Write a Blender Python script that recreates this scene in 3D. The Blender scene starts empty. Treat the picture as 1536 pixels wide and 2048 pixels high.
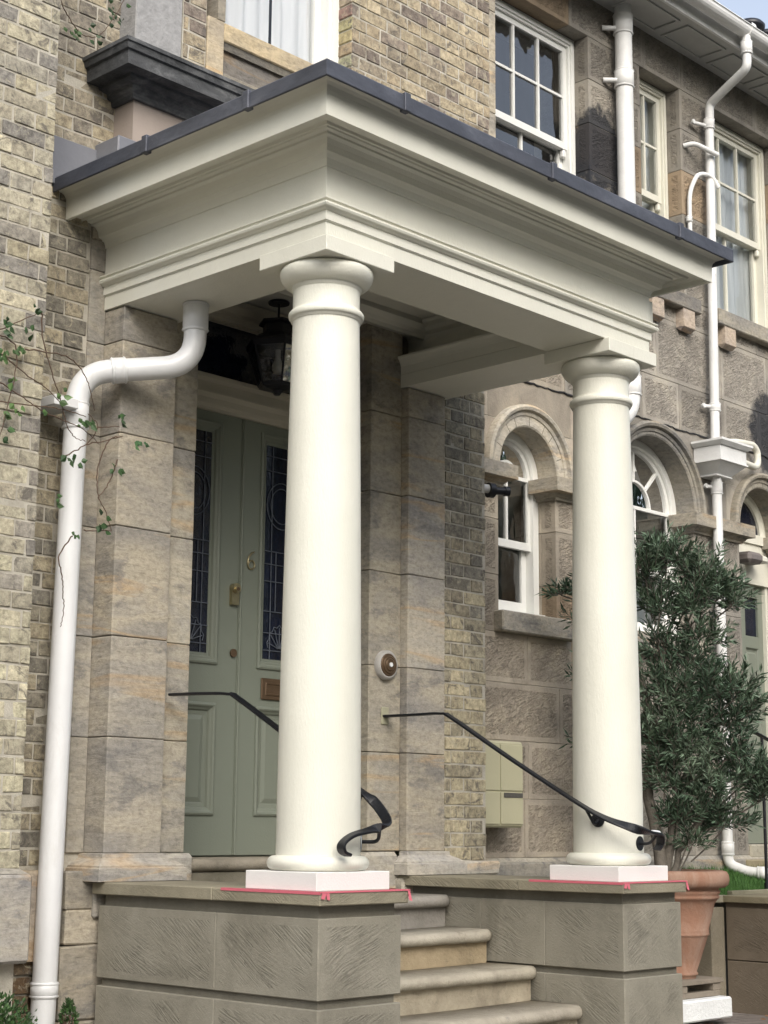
import bpy, math, random
from math import sin, cos, pi, radians, sqrt
from mathutils import Vector, Matrix
random.seed(7)
SC = bpy.context.scene
COL = SC.collection
# ---------------------------------------------------------------- camera
cam_d = bpy.data.cameras.new("camera"); cam = bpy.data.objects.new("camera", cam_d); COL.objects.link(cam)
yaw, pitch, roll = radians(46.443), radians(10.772), radians(0.479)
fw = Vector((sin(yaw)*cos(pitch), cos(yaw)*cos(pitch), sin(pitch)))
rt = Vector((cos(yaw), -sin(yaw), 0)); up = rt.cross(fw)
r2 = rt*cos(roll)+up*sin(roll); u2 = up*cos(roll)-rt*sin(roll)
M = Matrix((r2, u2, -fw)).transposed().to_4x4(); M.translation = Vector((-4.3, -5.778, 1.6))
cam.matrix_world = M
cam_d.sensor_fit = 'VERTICAL'; cam_d.sensor_height = 36; cam_d.lens = 36*3307.9/2048
cam_d.clip_start = .1; cam_d.clip_end = 3000
SC.camera = cam
SC.render.resolution_x = 768; SC.render.resolution_y = 1024
# ---------------------------------------------------------------- world, sun, exposure
W = bpy.data.worlds.new("World"); SC.world = W; W.use_nodes = True
nt = W.node_tree; bg = nt.nodes['Background']
sky = nt.nodes.new('ShaderNodeTexSky'); sky.sky_type = 'NISHITA'; sky.sun_disc = False
SUN_EL, SUN_AZ = radians(36), radians(211)      # azimuth clockwise from +Y
sky.sun_elevation = SUN_EL; sky.sun_rotation = SUN_AZ; sky.dust_density = 3.0; sky.air_density = 1.0; sky.ozone_density = 1.0
hs = nt.nodes.new('ShaderNodeHueSaturation'); hs.inputs['Saturation'].default_value = .55
nt.links.new(sky.outputs[0], hs.inputs['Color']); nt.links.new(hs.outputs[0], bg.inputs[0]); bg.inputs[1].default_value = 0.15
sd = bpy.data.lights.new("sun", 'SUN'); sd.energy = 1.25; sd.angle = radians(50); sd.color = (1, .95, .86)
so = bpy.data.objects.new("sun", sd); COL.objects.link(so)
sv = Vector((sin(SUN_AZ)*cos(SUN_EL), cos(SUN_AZ)*cos(SUN_EL), sin(SUN_EL)))
so.rotation_euler = sv.to_track_quat('Z', 'Y').to_euler()
SC.view_settings.view_transform = 'Standard'; SC.view_settings.look = 'None'
SC.view_settings.exposure = 0.95; SC.view_settings.gamma = 1
SC.render.engine = 'CYCLES'
try: SC.cycles.max_bounces = 8; SC.cycles.transparent_max_bounces = 12
except Exception: pass

# ---------------------------------------------------------------- node helpers
class NM:
    def __init__(s, name, rough=.7, spec=.4, metal=0):
        s.m = bpy.data.materials.new(name); s.m.use_nodes = True; s.t = s.m.node_tree
        s.b = s.t.nodes['Principled BSDF']; s.b.inputs['Roughness'].default_value = rough
        s.b.inputs['Specular IOR Level'].default_value = spec; s.b.inputs['Metallic'].default_value = metal
        s.tc = None
    def n(s, t, **k):
        x = s.t.nodes.new('ShaderNode'+t)
        for a, v in k.items(): setattr(x, a, v)
        return x
    def put(s, sock, v):
        if hasattr(v, 'is_linked') or hasattr(v, 'links'): s.t.links.new(v, sock)
        else:
            if isinstance(v, tuple) and len(v) == 3 and sock.type == 'RGBA': v = v+(1,)
            sock.default_value = v
    def co(s):
        if not s.tc: s.tc = s.n('TexCoord')
        return s.tc.outputs['Object']
    def map(s, scale=(1,1,1), rot=(0,0,0), loc=(0,0,0), vec=None):
        m = s.n('Mapping'); s.put(m.inputs[0], vec if vec is not None else s.co())
        m.inputs['Scale'].default_value = scale; m.inputs['Rotation'].default_value = rot; m.inputs['Location'].default_value = loc
        return m.outputs[0]
    def noise(s, scale, detail=4, rough=.6, dist=0, vec=None, out=0):
        x = s.n('TexNoise'); s.put(x.inputs['Vector'], vec if vec is not None else s.co())
        x.inputs['Scale'].default_value = scale; x.inputs['Detail'].default_value = detail
        x.inputs['Roughness'].default_value = rough; x.inputs['Distortion'].default_value = dist
        return x.outputs[out]
    def ramp(s, f, pts):
        r = s.n('ValToRGB'); s.put(r.inputs[0], f); e = r.color_ramp.elements
        while len(e) < len(pts): e.new(.5)
        for i, (p, c) in enumerate(pts):
            e[i].position = p
            if not isinstance(c, tuple): c = (c, c, c)
            e[i].color = c+(1,)
        return r.outputs[0]
    def mix(s, f, a, b, mode='MIX'):
        x = s.n('Mix', data_type='RGBA', blend_type=mode); s.put(x.inputs[0], f); s.put(x.inputs[6], a); s.put(x.inputs[7], b)
        return x.outputs[2]
    def math(s, op, a, b=0.0, c=0.0):
        x = s.n('Math', operation=op); s.put(x.inputs[0], a); s.put(x.inputs[1], b); s.put(x.inputs[2], c); return x.outputs[0]
    def attr(s):
        a = s.n('Attribute'); a.attribute_name = 'Col'; return a
    def bump(s, h, dist, strength=1.0, prev=None):
        x = s.n('Bump'); s.put(x.inputs['Height'], h); x.inputs['Distance'].default_value = dist; s.put(x.inputs['Strength'], strength)
        if prev is not None: s.t.links.new(prev, x.inputs['Normal'])
        return x.outputs[0]
    def fin(s, col, normal=None, rough=None):
        s.put(s.b.inputs['Base Color'], col)
        if normal is not None: s.t.links.new(normal, s.b.inputs['Normal'])
        if rough is not None: s.put(s.b.inputs['Roughness'], rough)
        return s.m

def plain(name, col, rough=.6, var=.12, nscale=12, bump=.0015, bscale=60, spec=.4, metal=0):
    k = NM(name, rough, spec, metal)
    f = k.noise(nscale, 5)
    c = k.mix(f, tuple(x*(1-var) for x in col), tuple(min(1, x*(1+var)) for x in col))
    return k.fin(c, k.bump(k.noise(bscale, 3), bump) if bump else None)

def mat_brick():
    k = NM('aged_stock_brick', .88, .25); a = k.attr()
    c = k.mix(k.ramp(k.noise(26, 7, .75), [(.34, 0.0), (.64, 1.0)]), k.mix(1.0, a.outputs['Color'], (.55, .53, .52), 'MULTIPLY'), k.mix(1.0, a.outputs['Color'], (1.38, 1.36, 1.28), 'MULTIPLY'))
    c = k.mix(k.ramp(k.noise(9, 6, .7, 1.5), [(.55, 0.0), (.63, .8)]), c, (.11, .10, .09))
    c = k.mix(k.ramp(k.noise(17, 5, .7, .8, k.map(loc=(4, 1, 6))), [(.56, 0.0), (.64, .6)]), c, (.46, .42, .31))
    c = k.mix(k.ramp(k.noise(60, 4, .7), [(.62, 0.0), (.72, .5)]), c, (.42, .39, .30))
    nb = k.bump(k.noise(90, 5, .7), .004, 1.0, k.bump(k.noise(14, 4, .6), .006))
    return k.fin(c, nb)
def mat_mortar():
    k = NM('lime_mortar', .95, .2)
    c = k.ramp(k.noise(7, 6, .65), [(.3, (.28, .26, .215)), (.5, (.42, .395, .335)), (.7, (.52, .49, .42))])
    return k.fin(c, k.bump(k.noise(120, 4), .003))
def mat_ashlar():   # laminated sandstone: grey, tan, ochre bands; alpha shifts the pattern from block to block
    k = NM('banded_sandstone', .88, .25); a = k.attr()
    sh = k.n('CombineXYZ'); k.put(sh.inputs[0], k.math('MULTIPLY', a.outputs['Alpha'], 13.0)); k.put(sh.inputs[2], k.math('MULTIPLY', a.outputs['Alpha'], 7.0))
    ad = k.n('VectorMath', operation='ADD'); k.put(ad.inputs[0], k.co()); k.put(ad.inputs[1], sh.outputs[0]); V = ad.outputs[0]
    n1 = k.noise(1.5, 5, .55, .5, k.map((1.2, 1.2, 2.6), vec=V))
    base = k.ramp(n1, [(.30, (.27, .262, .25)), (.45, (.35, .33, .29)), (.56, (.43, .395, .325)), (.68, (.36, .342, .305)), (.8, (.45, .41, .335))])
    band = k.ramp(k.noise(.9, 4, .5, 1.2, k.map((.6, .6, 5.0), loc=(3, 1, 2), vec=V)), [(.60, 0.0), (.645, .6), (.68, 0.0)])
    c = k.mix(band, base, (.47, .34, .20))
    blot = k.ramp(k.noise(2.6, 10, .72, .2, k.map((1.1, 1.1, 2.2), loc=(9, 4, 1), vec=V)), [(.54, 0.0), (.61, .7)])
    c = k.mix(blot, c, (.205, .202, .198))
    fine = k.ramp(k.noise(30, 6, .7, .3, k.map((1, 1, 1.6), vec=V)), [(.3, .68), (.5, 1.0), (.7, 1.2)])
    c = k.mix(1.0, c, fine, 'MULTIPLY')
    c = k.mix(k.ramp(k.noise(6, 7, .75, .3, k.map((1, 1, 2.5), vec=V)), [(.60, 0.0), (.67, .45)]), c, (.44, .41, .35))
    c = k.mix(1.0, c, a.outputs['Color'], 'MULTIPLY')
    nb = k.bump(k.noise(60, 6, .7), .003, 1.0, k.bump(k.noise(4, 6, .6, .3, k.map((1, 1, 4), vec=V)), .010))
    return k.fin(c, nb)
def uv2(k):   # (x+y, z) plane coordinates shared by faces looking along X or Y
    s = k.n('SeparateXYZ'); k.put(s.inputs[0], k.co())
    u = k.math('ADD', s.outputs[0], s.outputs[1]); return u, s.outputs[2]
def scratch(k, ang, su, sv, scale=1.0, detail=3, dist=.5):
    u, v = uv2(k)
    a = k.math('ADD', k.math('MULTIPLY', u, cos(ang)*su), k.math('MULTIPLY', v, sin(ang)*su))
    b = k.math('ADD', k.math('MULTIPLY', u, -sin(ang)*sv), k.math('MULTIPLY', v, cos(ang)*sv))
    c = k.n('CombineXYZ'); k.put(c.inputs[0], a); k.put(c.inputs[1], b)
    return k.noise(scale, detail, .55, dist, c.outputs[0])
def mat_wing():     # old coursed stone with pecked centres and smooth margins
    k = NM('pecked_sandstone', .9, .25); a = k.attr()
    n1 = k.noise(3.0, 8, .7, .6)
    c = k.ramp(n1, [(.3, (.68, .67, .67)), (.5, (.97, .96, .95)), (.7, (1.25, 1.22, 1.15))])
    c = k.mix(1.0, c, a.outputs['Color'], 'MULTIPLY')
    peck = k.math('ADD', scratch(k, .5, 16, 46, 1.0, 5, 1.6), k.math('MULTIPLY', k.noise(48, 4, .7, .6), .5))
    pk = k.ramp(peck, [(.5, 0.0), (.85, 1.0)])
    c = k.mix(k.math('MULTIPLY', k.math('SUBTRACT', 1.0, pk), k.math('MULTIPLY', a.outputs['Alpha'], .7)), c, k.mix(1.0, c, (.52, .50, .48), 'MULTIPLY'))
    c = k.mix(k.math('MULTIPLY', pk, k.math('MULTIPLY', a.outputs['Alpha'], .3)), c, k.mix(1.0, c, (1.25, 1.22, 1.18), 'MULTIPLY'))
    c = k.mix(k.ramp(k.noise(2.0, 8, .75, 1.0, k.map(loc=(5, 2, 8))), [(.56, 0.0), (.68, .5)]), c, (.10, .095, .088))
    for (px_, pz_, r_) in ((4.72, 6.28, .33), (6.98, 4.62, .40), (4.45, 5.95, .25)):
        vm = k.n('VectorMath', operation='DISTANCE'); k.put(vm.inputs[0], k.co()); vm.inputs[1].default_value = (px_, .7, pz_)
        dd = k.math('ADD', vm.outputs['Value'], k.math('MULTIPLY', k.math('SUBTRACT', k.noise(7, 6, .7), .5), .55))
        c = k.mix(k.ramp(k.math('DIVIDE', dd, r_*2), [(.40, .93), (.55, 0.0)]), c, (.028, .030, .036))
    nb = k.bump(pk, .0085, a.outputs['Alpha'], k.bump(k.noise(55, 6, .7), .005))
    return k.fin(c, nb)
def mat_pier():     # new green-brown stone, diagonal tooled panels
    k = NM('tooled_green_stone', .88, .25); a = k.attr()
    c = k.ramp(k.noise(2.3, 8, .68, .4), [(.3, (.195, .182, .145)), (.5, (.25, .235, .19)), (.72, (.31, .292, .24))])
    c = k.mix(1.0, c, a.outputs['Color'], 'MULTIPLY')
    s1 = k.mix(k.ramp(k.noise(2.1, 2), [(.48, 0.0), (.52, 1.0)]), scratch(k, .6, 8, 140, 1.0, 3, .5), scratch(k, .38, 9, 130, 1.0, 3, .6))
    pk = k.ramp(s1, [(.44, 0.0), (.56, 1.0)])
    fade = k.ramp(k.noise(5.5, 6, .7), [(.40, 0.0), (.62, 1.0)])
    msk = k.math('MULTIPLY', a.outputs['Alpha'], fade)
    c = k.mix(k.math('MULTIPLY', k.math('SUBTRACT', 1.0, pk), k.math('MULTIPLY', msk, .28)), c, k.mix(1.0, c, (.6, .6, .6), 'MULTIPLY'))
    c = k.mix(k.ramp(k.noise(14, 6, .75), [(.6, 0.0), (.74, .35)]), c, (.32, .30, .25))
    c = k.mix(k.ramp(k.noise(1.3, 6, .7, .8, k.map(loc=(3, 3, 3))), [(.55, 0.0), (.7, .4)]), c, (.09, .082, .062))
    nb = k.bump(pk, .0033, msk, k.bump(k.noise(80, 5, .7), .003))
    return k.fin(c, nb)
def mat_step():
    k = NM('worn_step_stone', .85, .3); a = k.attr()
    c = k.ramp(k.noise(3.2, 8, .7, .4), [(.3, (.22, .205, .175)), (.5, (.335, .315, .27)), (.7, (.42, .395, .345))])
    c = k.mix(1.0, c, a.outputs['Color'], 'MULTIPLY')
    c = k.mix(k.ramp(k.noise(13, 7, .75, .6), [(.58, 0.0), (.7, .6)]), c, (.15, .13, .10))
    c = k.mix(k.ramp(k.noise(5, 7, .75, .6, k.map(loc=(1, 7, 3))), [(.6, 0.0), (.7, .5)]), c, (.17, .165, .155))
    return k.fin(c, k.bump(k.noise(60, 6, .7), .003, 1.0, k.bump(k.noise(9, 5, .6), .012)))
def mat_lead():
    k = NM('lead_sheet', .55, .5, .25)
    c = k.ramp(k.noise(2.5, 7, .7, .5, k.map((1, 1, 3))), [(.3, (.05, .055, .07)), (.55, (.085, .092, .115)), (.75, (.15, .16, .19))])
    c = k.mix(k.ramp(k.noise(26, 5, .75), [(.64, 0.0), (.74, .35)]), c, (.22, .22, .24))
    return k.fin(c, k.bump(k.noise(8, 4), .006))
def mat_cream():
    k = NM('cream_gloss_paint', .42, .45)
    c = k.ramp(k.noise(1.4, 5, .6), [(.3, (.685, .678, .59)), (.7, (.755, .748, .66))])
    c = k.mix(k.ramp(k.noise(5, 8, .8, .6, k.map((1, 1, .4), loc=(2, 5, 1))), [(.58, 0.0), (.72, .22)]), c, (.56, .54, .45))
    c = k.mix(k.ramp(k.noise(80, 3, .6, 0, k.map((1, 1, 1))), [(.7, 0.0), (.78, .3)]), c, (.5, .48, .40))
    u = k.noise(9, 4, .5, 0, k.map((1, 1, .25)))
    return k.fin(c, k.bump(k.noise(150, 4, .6, 0, k.map((1, 1, .3))), .0016, 1.0, k.bump(u, .004)))
def mat_leaf(name, c0, c1, c2):
    k = NM(name, .5, .35); a = k.attr()
    c = k.mix(1.0, k.ramp(k.noise(2.2, 3), [(.3, c0), (.5, c1), (.7, c2)]), a.outputs['Color'], 'MULTIPLY')
    return k.fin(c)
def mat_glass(name, tint=(.82, .86, .88), rough=.0, refl=1.0):
    m = bpy.data.materials.new(name); m.use_nodes = True; t = m.node_tree; t.nodes.clear()
    o = t.nodes.new('ShaderNodeOutputMaterial'); mx = t.nodes.new('ShaderNodeMixShader'); tr = t.nodes.new('ShaderNodeBsdfTransparent')
    gl = t.nodes.new('ShaderNodeBsdfGlossy'); fr = t.nodes.new('ShaderNodeFresnel'); fr.inputs[0].default_value = 1.55
    ma = t.nodes.new('ShaderNodeMath'); ma.operation = 'MULTIPLY_ADD'; ma.inputs[1].default_value = refl; ma.inputs[2].default_value = .05
    bp = t.nodes.new('ShaderNodeBump'); no = t.nodes.new('ShaderNodeTexNoise'); no.inputs['Scale'].default_value = 3.2; bp.inputs['Distance'].default_value = .010
    t.links.new(no.outputs[0], bp.inputs['Height']); t.links.new(bp.outputs[0], gl.inputs['Normal'])
    tr.inputs[0].default_value = tint+(1,); gl.inputs['Roughness'].default_value = rough
    t.links.new(fr.outputs[0], ma.inputs[0]); t.links.new(ma.outputs[0], mx.inputs[0]); t.links.new(tr.outputs[0], mx.inputs[1]); t.links.new(gl.outputs[0], mx.inputs[2])
    t.links.new(mx.outputs[0], o.inputs[0]); return m
def mat_pale(name, c0, c1, streak=(.16, .14, .12)):
    k = NM(name, .5, .4)
    c = k.ramp(k.noise(3, 6, .65), [(.3, c0), (.7, c1)])
    c = k.mix(k.ramp(k.noise(16, 7, .8, 1.0, k.map((1, 1, .35))), [(.62, 0.0), (.72, .45)]), c, streak)
    return k.fin(c, k.bump(k.noise(40, 4), .002))

def mat_outlet():
    k = NM('plastic_pipe_paint', .33, .5)
    c = k.ramp(k.noise(1.2, 4), [(.3, (.67, .68, .69)), (.7, (.745, .755, .76))])
    c = k.mix(k.ramp(k.noise(7, 7, .75, .5, k.map((1, 1, .3))), [(.56, 0.0), (.72, .35)]), c, (.50, .485, .45))
    return k.fin(c, k.bump(k.noise(30, 2), .001))
BRICK, MORTAR, ASH, WING, PIER, STEP, LEAD, CREAM = mat_brick(), mat_mortar(), mat_ashlar(), mat_wing(), mat_pier(), mat_step(), mat_lead(), mat_cream()
PRIMER = plain('pinkish_primer', (.76, .745, .725), .7, .05, 3, .0012, 120)
WHITE = mat_outlet()
OLDWHITE = mat_pale('weathered_white_paint', (.60, .60, .585), (.76, .76, .745))
WINWHITE = mat_pale('window_white_paint', (.70, .70, .66), (.74, .745, .72), (.4, .38, .33))
WINCREAM = mat_pale('window_cream_paint', (.60, .585, .50), (.68, .665, .575), (.4, .38, .33))
SAGE = plain('sage_green_paint', (.19, .21, .17), .38, .05, 3, .0008, 140)
IRON = plain('black_iron_paint', (.008, .009, .012), .42, .3, 30, .0015, 90)
BLACKP = plain('black_plastic', (.012, .013, .018), .35, .2, 20, .0005)
BRASS = plain('aged_brass', (.42, .36, .22), .3, .2, 30, .001, 80, .5, .9)
BRONZE = plain('dull_bronze', (.13, .085, .05), .45, .2, 30, .001, 80, .5, .5)
LEADPALE = plain('pale_lead_sheet', (.18, .185, .205), .5, .25, 3, .004, 9, .5)
GREYCEM = plain('grey_cement_render', (.30, .30, .30), .9, .35, 30, .005, 45)
SOOT = NM('soot_black_stone', .8, .3)
SOOT = SOOT.fin(SOOT.ramp(SOOT.noise(4, 8, .72, .5, SOOT.map((1, 1, 2))), [(.32, (.032, .034, .036)), (.52, (.085, .088, .092)), (.7, (.21, .215, .215))]), SOOT.bump(SOOT.noise(40, 6), .006))
PINKST = plain('pale_pink_render', (.36, .305, .265), .9, .14, 5, .002, 60)
TERRA = NM('terracotta', .85, .2)
TERRA = TERRA.fin(TERRA.mix(TERRA.ramp(TERRA.noise(7, 7, .75, .5, TERRA.map((1, 1, .22))), [(.42, 0.0), (.68, .75)]), (.28, .155, .105), (.37, .275, .215)), TERRA.bump(TERRA.noise(50, 5), .003))
BEIGE = plain('beige_box_plastic', (.46, .44, .30), .5, .05, 6, .0004)
CURT = NM('white_voile', .9, .1); CURT = CURT.fin(CURT.ramp(CURT.noise(4, 3, .5, 0, CURT.map((6, 6, .3))), [(.3, (.76, .78, .79)), (.7, (.88, .89, .90))]))
GREYCURT = NM('grey_voile', .9, .1); GREYCURT = GREYCURT.fin(GREYCURT.ramp(GREYCURT.noise(4, 3, .5, 0, GREYCURT.map((6, 6, .3))), [(.3, (.45, .48, .48)), (.7, (.62, .65, .65))]))
ROOM = plain('dark_room', (.03, .03, .032), .9, .2, 3, 0)
GLASS = mat_glass('window_glass', refl=2.2)
CLEAR = mat_glass('thin_window_glass', (.95, .96, .97), refl=.6)
LAMPGLASS = mat_glass('lantern_glass', (.75, .75, .72), .12, .8)
NAVY = NM('dark_leaded_glass', .12, .6); NAVY = NAVY.fin(NAVY.ramp(NAVY.noise(9, 3), [(.3, (.004, .006, .014)), (.7, (.010, .014, .032))]), NAVY.bump(NAVY.noise(18, 3), .004))
CAME = plain('lead_came', (.10, .115, .14), .5, .3, 60, .0005)
TAPE = plain('pink_masking_tape', (.58, .14, .18), .7, .12, 40, .0008)
LEAF = mat_leaf('olive_leaf', (.034, .06, .036), (.055, .088, .053), (.10, .14, .09))
VINEL = mat_leaf('creeper_leaf', (.018, .04, .018), (.04, .085, .028), (.085, .15, .045))
BARK = plain('grey_bark', (.13, .115, .095), .9, .35, 25, .008, 45)
STEM = plain('vine_stem', (.10, .065, .045), .8, .3, 30, .001)
TURFM = plain('green_turf', (.055, .13, .03), .9, .4, 30, .0)
WOOD = plain('grey_boards', (.22, .19, .15), .9, .25, 15, .004, 40)
WHITEBLK = plain('white_block', (.72, .74, .74), .8, .08, 10, .004, 60)
TILE = plain('roof_slate', (.08, .085, .095), .7, .3, 6, .006)
SOIL = plain('dark_soil', (.03, .024, .018), .95, .4, 30, .01)
PAVE = NM('stone_paving', .9, .25)
_br = PAVE.n('TexBrick'); PAVE.put(_br.inputs['Vector'], PAVE.map((1, 1, 1), (0, 0, .3))); _br.inputs['Scale'].default_value = 2.4; _br.inputs['Mortar Size'].default_value = .012
_br.inputs['Color1'].default_value = (.17, .15, .135, 1); _br.inputs['Color2'].default_value = (.22, .195, .178, 1); _br.inputs['Mortar'].default_value = (.09, .08, .07, 1)
PAVE = PAVE.fin(PAVE.mix(PAVE.ramp(PAVE.noise(12, 7, .75), [(.5, 0.0), (.7, .6)]), _br.outputs[0], (.13, .11, .095)), PAVE.bump(PAVE.noise(30, 6), .01))

# ---------------------------------------------------------------- mesh builder
class MB:
    def __init__(s): s.v = []; s.f = []; s.c = []; s.mi = []; s.sm = []
    def face(s, pts, col=(1, 1, 1, 0), mi=0, smooth=False):
        b = len(s.v); s.v += [tuple(p) for p in pts]; s.f.append(tuple(range(b, b+len(pts)))); s.c.append(col); s.mi.append(mi); s.sm.append(smooth)
    def add(s, vs, fs, col=(1, 1, 1, 0), mi=0, smooth=False):
        b = len(s.v); s.v += [tuple(p) for p in vs]
        for f in fs: s.f.append(tuple(i+b for i in f)); s.c.append(col); s.mi.append(mi); s.sm.append(smooth)
    def box(s, x0, x1, y0, y1, z0, z1, col=(1, 1, 1, 0), mi=0):
        v = [(x, y, z) for x in (x0, x1) for y in (y0, y1) for z in (z0, z1)]
        s.add(v, [(0, 1, 3, 2), (4, 6, 7, 5), (0, 4, 5, 1), (2, 3, 7, 6), (0, 2, 6, 4), (1, 5, 7, 3)], col, mi)
    def cbox(s, x0, x1, y0, y1, z0, z1, ch=.004, col=(1, 1, 1, 0), tool=0, tf='xy', jit=0, mi=0):
        lo = (x0, y0, z0); hi = (x1, y1, z1)
        ch = min(ch, (x1-x0)*.3, (y1-y0)*.3, (z1-z0)*.3); cen = Vector(((x0+x1)/2, (y0+y1)/2, (z0+z1)/2))
        V = {}; vs = []
        J = {}
        for k in range(8):
            J[k] = [random.uniform(-jit, jit) for _ in range(3)] if jit else (0, 0, 0)
        for k in range(8):
            sg = [(k >> a) & 1 for a in range(3)]
            for ax in range(3):
                p = [0, 0, 0]
                for a in range(3):
                    d = 0 if a == ax else ch
                    p[a] = (hi[a]-d if sg[a] else lo[a]+d)+J[k][a]
                V[(k, ax)] = len(vs); vs.append(Vector(p))
        fs = []; cols = []; AL = random.random() if not tool else 0
        def addf(idx, al=None):
            al = AL if al is None else al
            n = (vs[idx[1]]-vs[idx[0]]).cross(vs[idx[2]]-vs[idx[1]]); fc = sum((vs[i] for i in idx), Vector())/len(idx)
            if n.dot(fc-cen) < 0: idx = idx[::-1]
            fs.append(tuple(idx)); cols.append((col[0], col[1], col[2], al))
        for ax in range(3):
            b, c = [(1, 2), (0, 2), (0, 1)][ax]
            for sd_ in (0, 1):
                ks = []
                for (i, j) in ((0, 0), (1, 0), (1, 1), (0, 1)):
                    ks.append((sd_ << ax) | (i << b) | (j << c))
                q = [V[(k, ax)] for k in ks]
                if tool and 'xyz'[ax] in tf and sd_ == 0 and min(hi[b]-lo[b], hi[c]-lo[c]) > tool*2.6:
                    pq = [vs[i] for i in q]; ctr = sum(pq, Vector())/4; inn = []
                    for p in pq:
                        r = Vector(p)
                        for a in (b, c): r[a] += tool if p[a] < ctr[a] else -tool
                        inn.append(len(vs)); vs.append(r)
                    for i in range(4): addf([q[i], q[(i+1) % 4], inn[(i+1) % 4], inn[i]])
                    addf(inn, 1)
                else: addf(q)
        for ax in range(3):      # edges along ax
            b, c = [(1, 2), (0, 2), (0, 1)][ax]
            for i in (0, 1):
                for j in (0, 1):
                    k0 = (i << b) | (j << c); k1 = k0 | (1 << ax)
                    addf([V[(k0, b)], V[(k1, b)], V[(k1, c)], V[(k0, c)]])
        for k in range(8): addf([V[(k, 0)], V[(k, 1)], V[(k, 2)]])
        bs = len(s.v); s.v += [tuple(p) for p in vs]
        for f, cc in zip(fs, cols): s.f.append(tuple(i+bs for i in f)); s.c.append(cc); s.mi.append(mi); s.sm.append(False)
    def sweep(s, path, prof, closed=False, caps=True, col=(1, 1, 1, 0), mi=0, closedpath=False):
        n = len(path); rings = []
        for i in range(n):
            p = Vector(path[i]); ns = []
            if i > 0 or closedpath: d = (p-Vector(path[i-1])).normalized(); ns.append(Vector((d.y, -d.x)))
            if i < n-1 or closedpath: d = (Vector(path[(i+1) % n])-p).normalized(); ns.append(Vector((d.y, -d.x)))
            m = sum(ns, Vector((0, 0))); m = m/ (m.length**2) * len(ns) if len(ns) > 1 else m
            if len(ns) > 1: m = (ns[0]+ns[1]); m = m/(1+ns[0].dot(ns[1]))
            rings.append([(p.x+m.x*o, p.y+m.y*o, z) for o, z in prof])
        L = len(prof); vs = [q for r in rings for q in r]; fs = []
        for i in range(n if closedpath else n-1):
            i2 = (i+1) % n
            for j in range(L if closed else L-1):
                j2 = (j+1) % L; fs.append((i*L+j, i2*L+j, i2*L+j2, i*L+j2))
        if caps and closed and not closedpath: fs.append(tuple(range(L))); fs.append(tuple((n-1)*L+j for j in range(L))[::-1])
        s.add(vs, fs, col, mi)
    def lathe(s, cx, cy, prof, seg=48, col=(1, 1, 1, 0), mi=0, smooth=True, a0=0, ell=1.0):
        vs = [(cx+r*cos(a0+2*pi*k/seg), cy+ell*r*sin(a0+2*pi*k/seg), z) for r, z in prof for k in range(seg)]
        fs = [(j*seg+k, j*seg+(k+1) % seg, (j+1)*seg+(k+1) % seg, (j+1)*seg+k) for j in range(len(prof)-1) for k in range(seg)]
        s.add(vs, fs, col, mi, smooth)
        for j, rev in ((0, True), (len(prof)-1, False)):
            if prof[j][0] > 1e-4:
                f = [vs[j*seg+k] for k in range(seg)]; s.face(f[::-1] if rev else f, col, mi)
    def tube(s, pts, r, seg=10, col=(1, 1, 1, 0), mi=0, smooth=True, flat=None, caps=True):
        pts = [Vector(p) for p in pts]; n = len(pts); vs = []
        R = r if isinstance(r, (list, tuple)) else [r]*n
        pu = None
        for i in range(n):
            d = (pts[min(i+1, n-1)]-pts[max(i-1, 0)]).normalized()
            ref = Vector((0, 0, 1)) if abs(d.z) < .92 else Vector((1, 0, 0))
            if pu is None: a = d.cross(ref).normalized()
            else: a = (pu-d*pu.dot(d)).normalized()
            pu = a; b = a.cross(d)
            for k in range(seg):
                t = 2*pi*k/seg+(pi/4 if seg == 4 else 0)
                if flat: vs.append(pts[i]+a*cos(t)*flat[0]*1.0+b*sin(t)*flat[1])
                else: vs.append(pts[i]+a*cos(t)*R[i]+b*sin(t)*R[i])
        fs = [(j*seg+k, j*seg+(k+1) % seg, (j+1)*seg+(k+1) % seg, (j+1)*seg+k) for j in range(n-1) for k in range(seg)]
        s.add(vs, fs, col, mi, smooth)
        if caps:
            s.face(vs[:seg][::-1], col, mi); s.face(vs[-seg:], col, mi)
    def disc(s, c, nrm, r, th, seg=28, col=(1, 1, 1, 0), mi=0, ell=1.0):
        nrm = Vector(nrm).normalized(); c = Vector(c)
        s.tube([c, c+nrm*th], r, seg, col, mi, True)
    def build(s, name, mats, parent=None):
        me = bpy.data.meshes.new(name); me.from_pydata(s.v, [], s.f)
        if not isinstance(mats, (list, tuple)): mats = [mats]
        for m in mats: me.materials.append(m)
        me.polygons.foreach_set('material_index', s.mi); me.polygons.foreach_set('use_smooth', s.sm)
        at = me.color_attributes.new('Col', 'FLOAT_COLOR', 'CORNER'); buf = []
        for f, c in zip(s.f, s.c): buf += list(c)*len(f)
        at.data.foreach_set('color', buf); me.update()
        o = bpy.data.objects.new(name, me); COL.objects.link(o)
        if parent:
            o.parent = parent; o.matrix_parent_inverse = parent.matrix_world.inverted() if parent.type != 'EMPTY' else Matrix.Translation(-parent.location)
        return o
def tag(o, label=None, cat=None, group=None, kind=None):
    if label: o['label'] = label
    if cat: o['category'] = cat
    if group: o['group'] = group
    if kind: o['kind'] = kind
    return o
def thing(name, label, cat, loc=(0, 0, 0), group=None):
    o = bpy.data.objects.new(name, None); o.empty_display_size = .1; COL.objects.link(o); o.location = loc
    return tag(o, label, cat, group)
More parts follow.
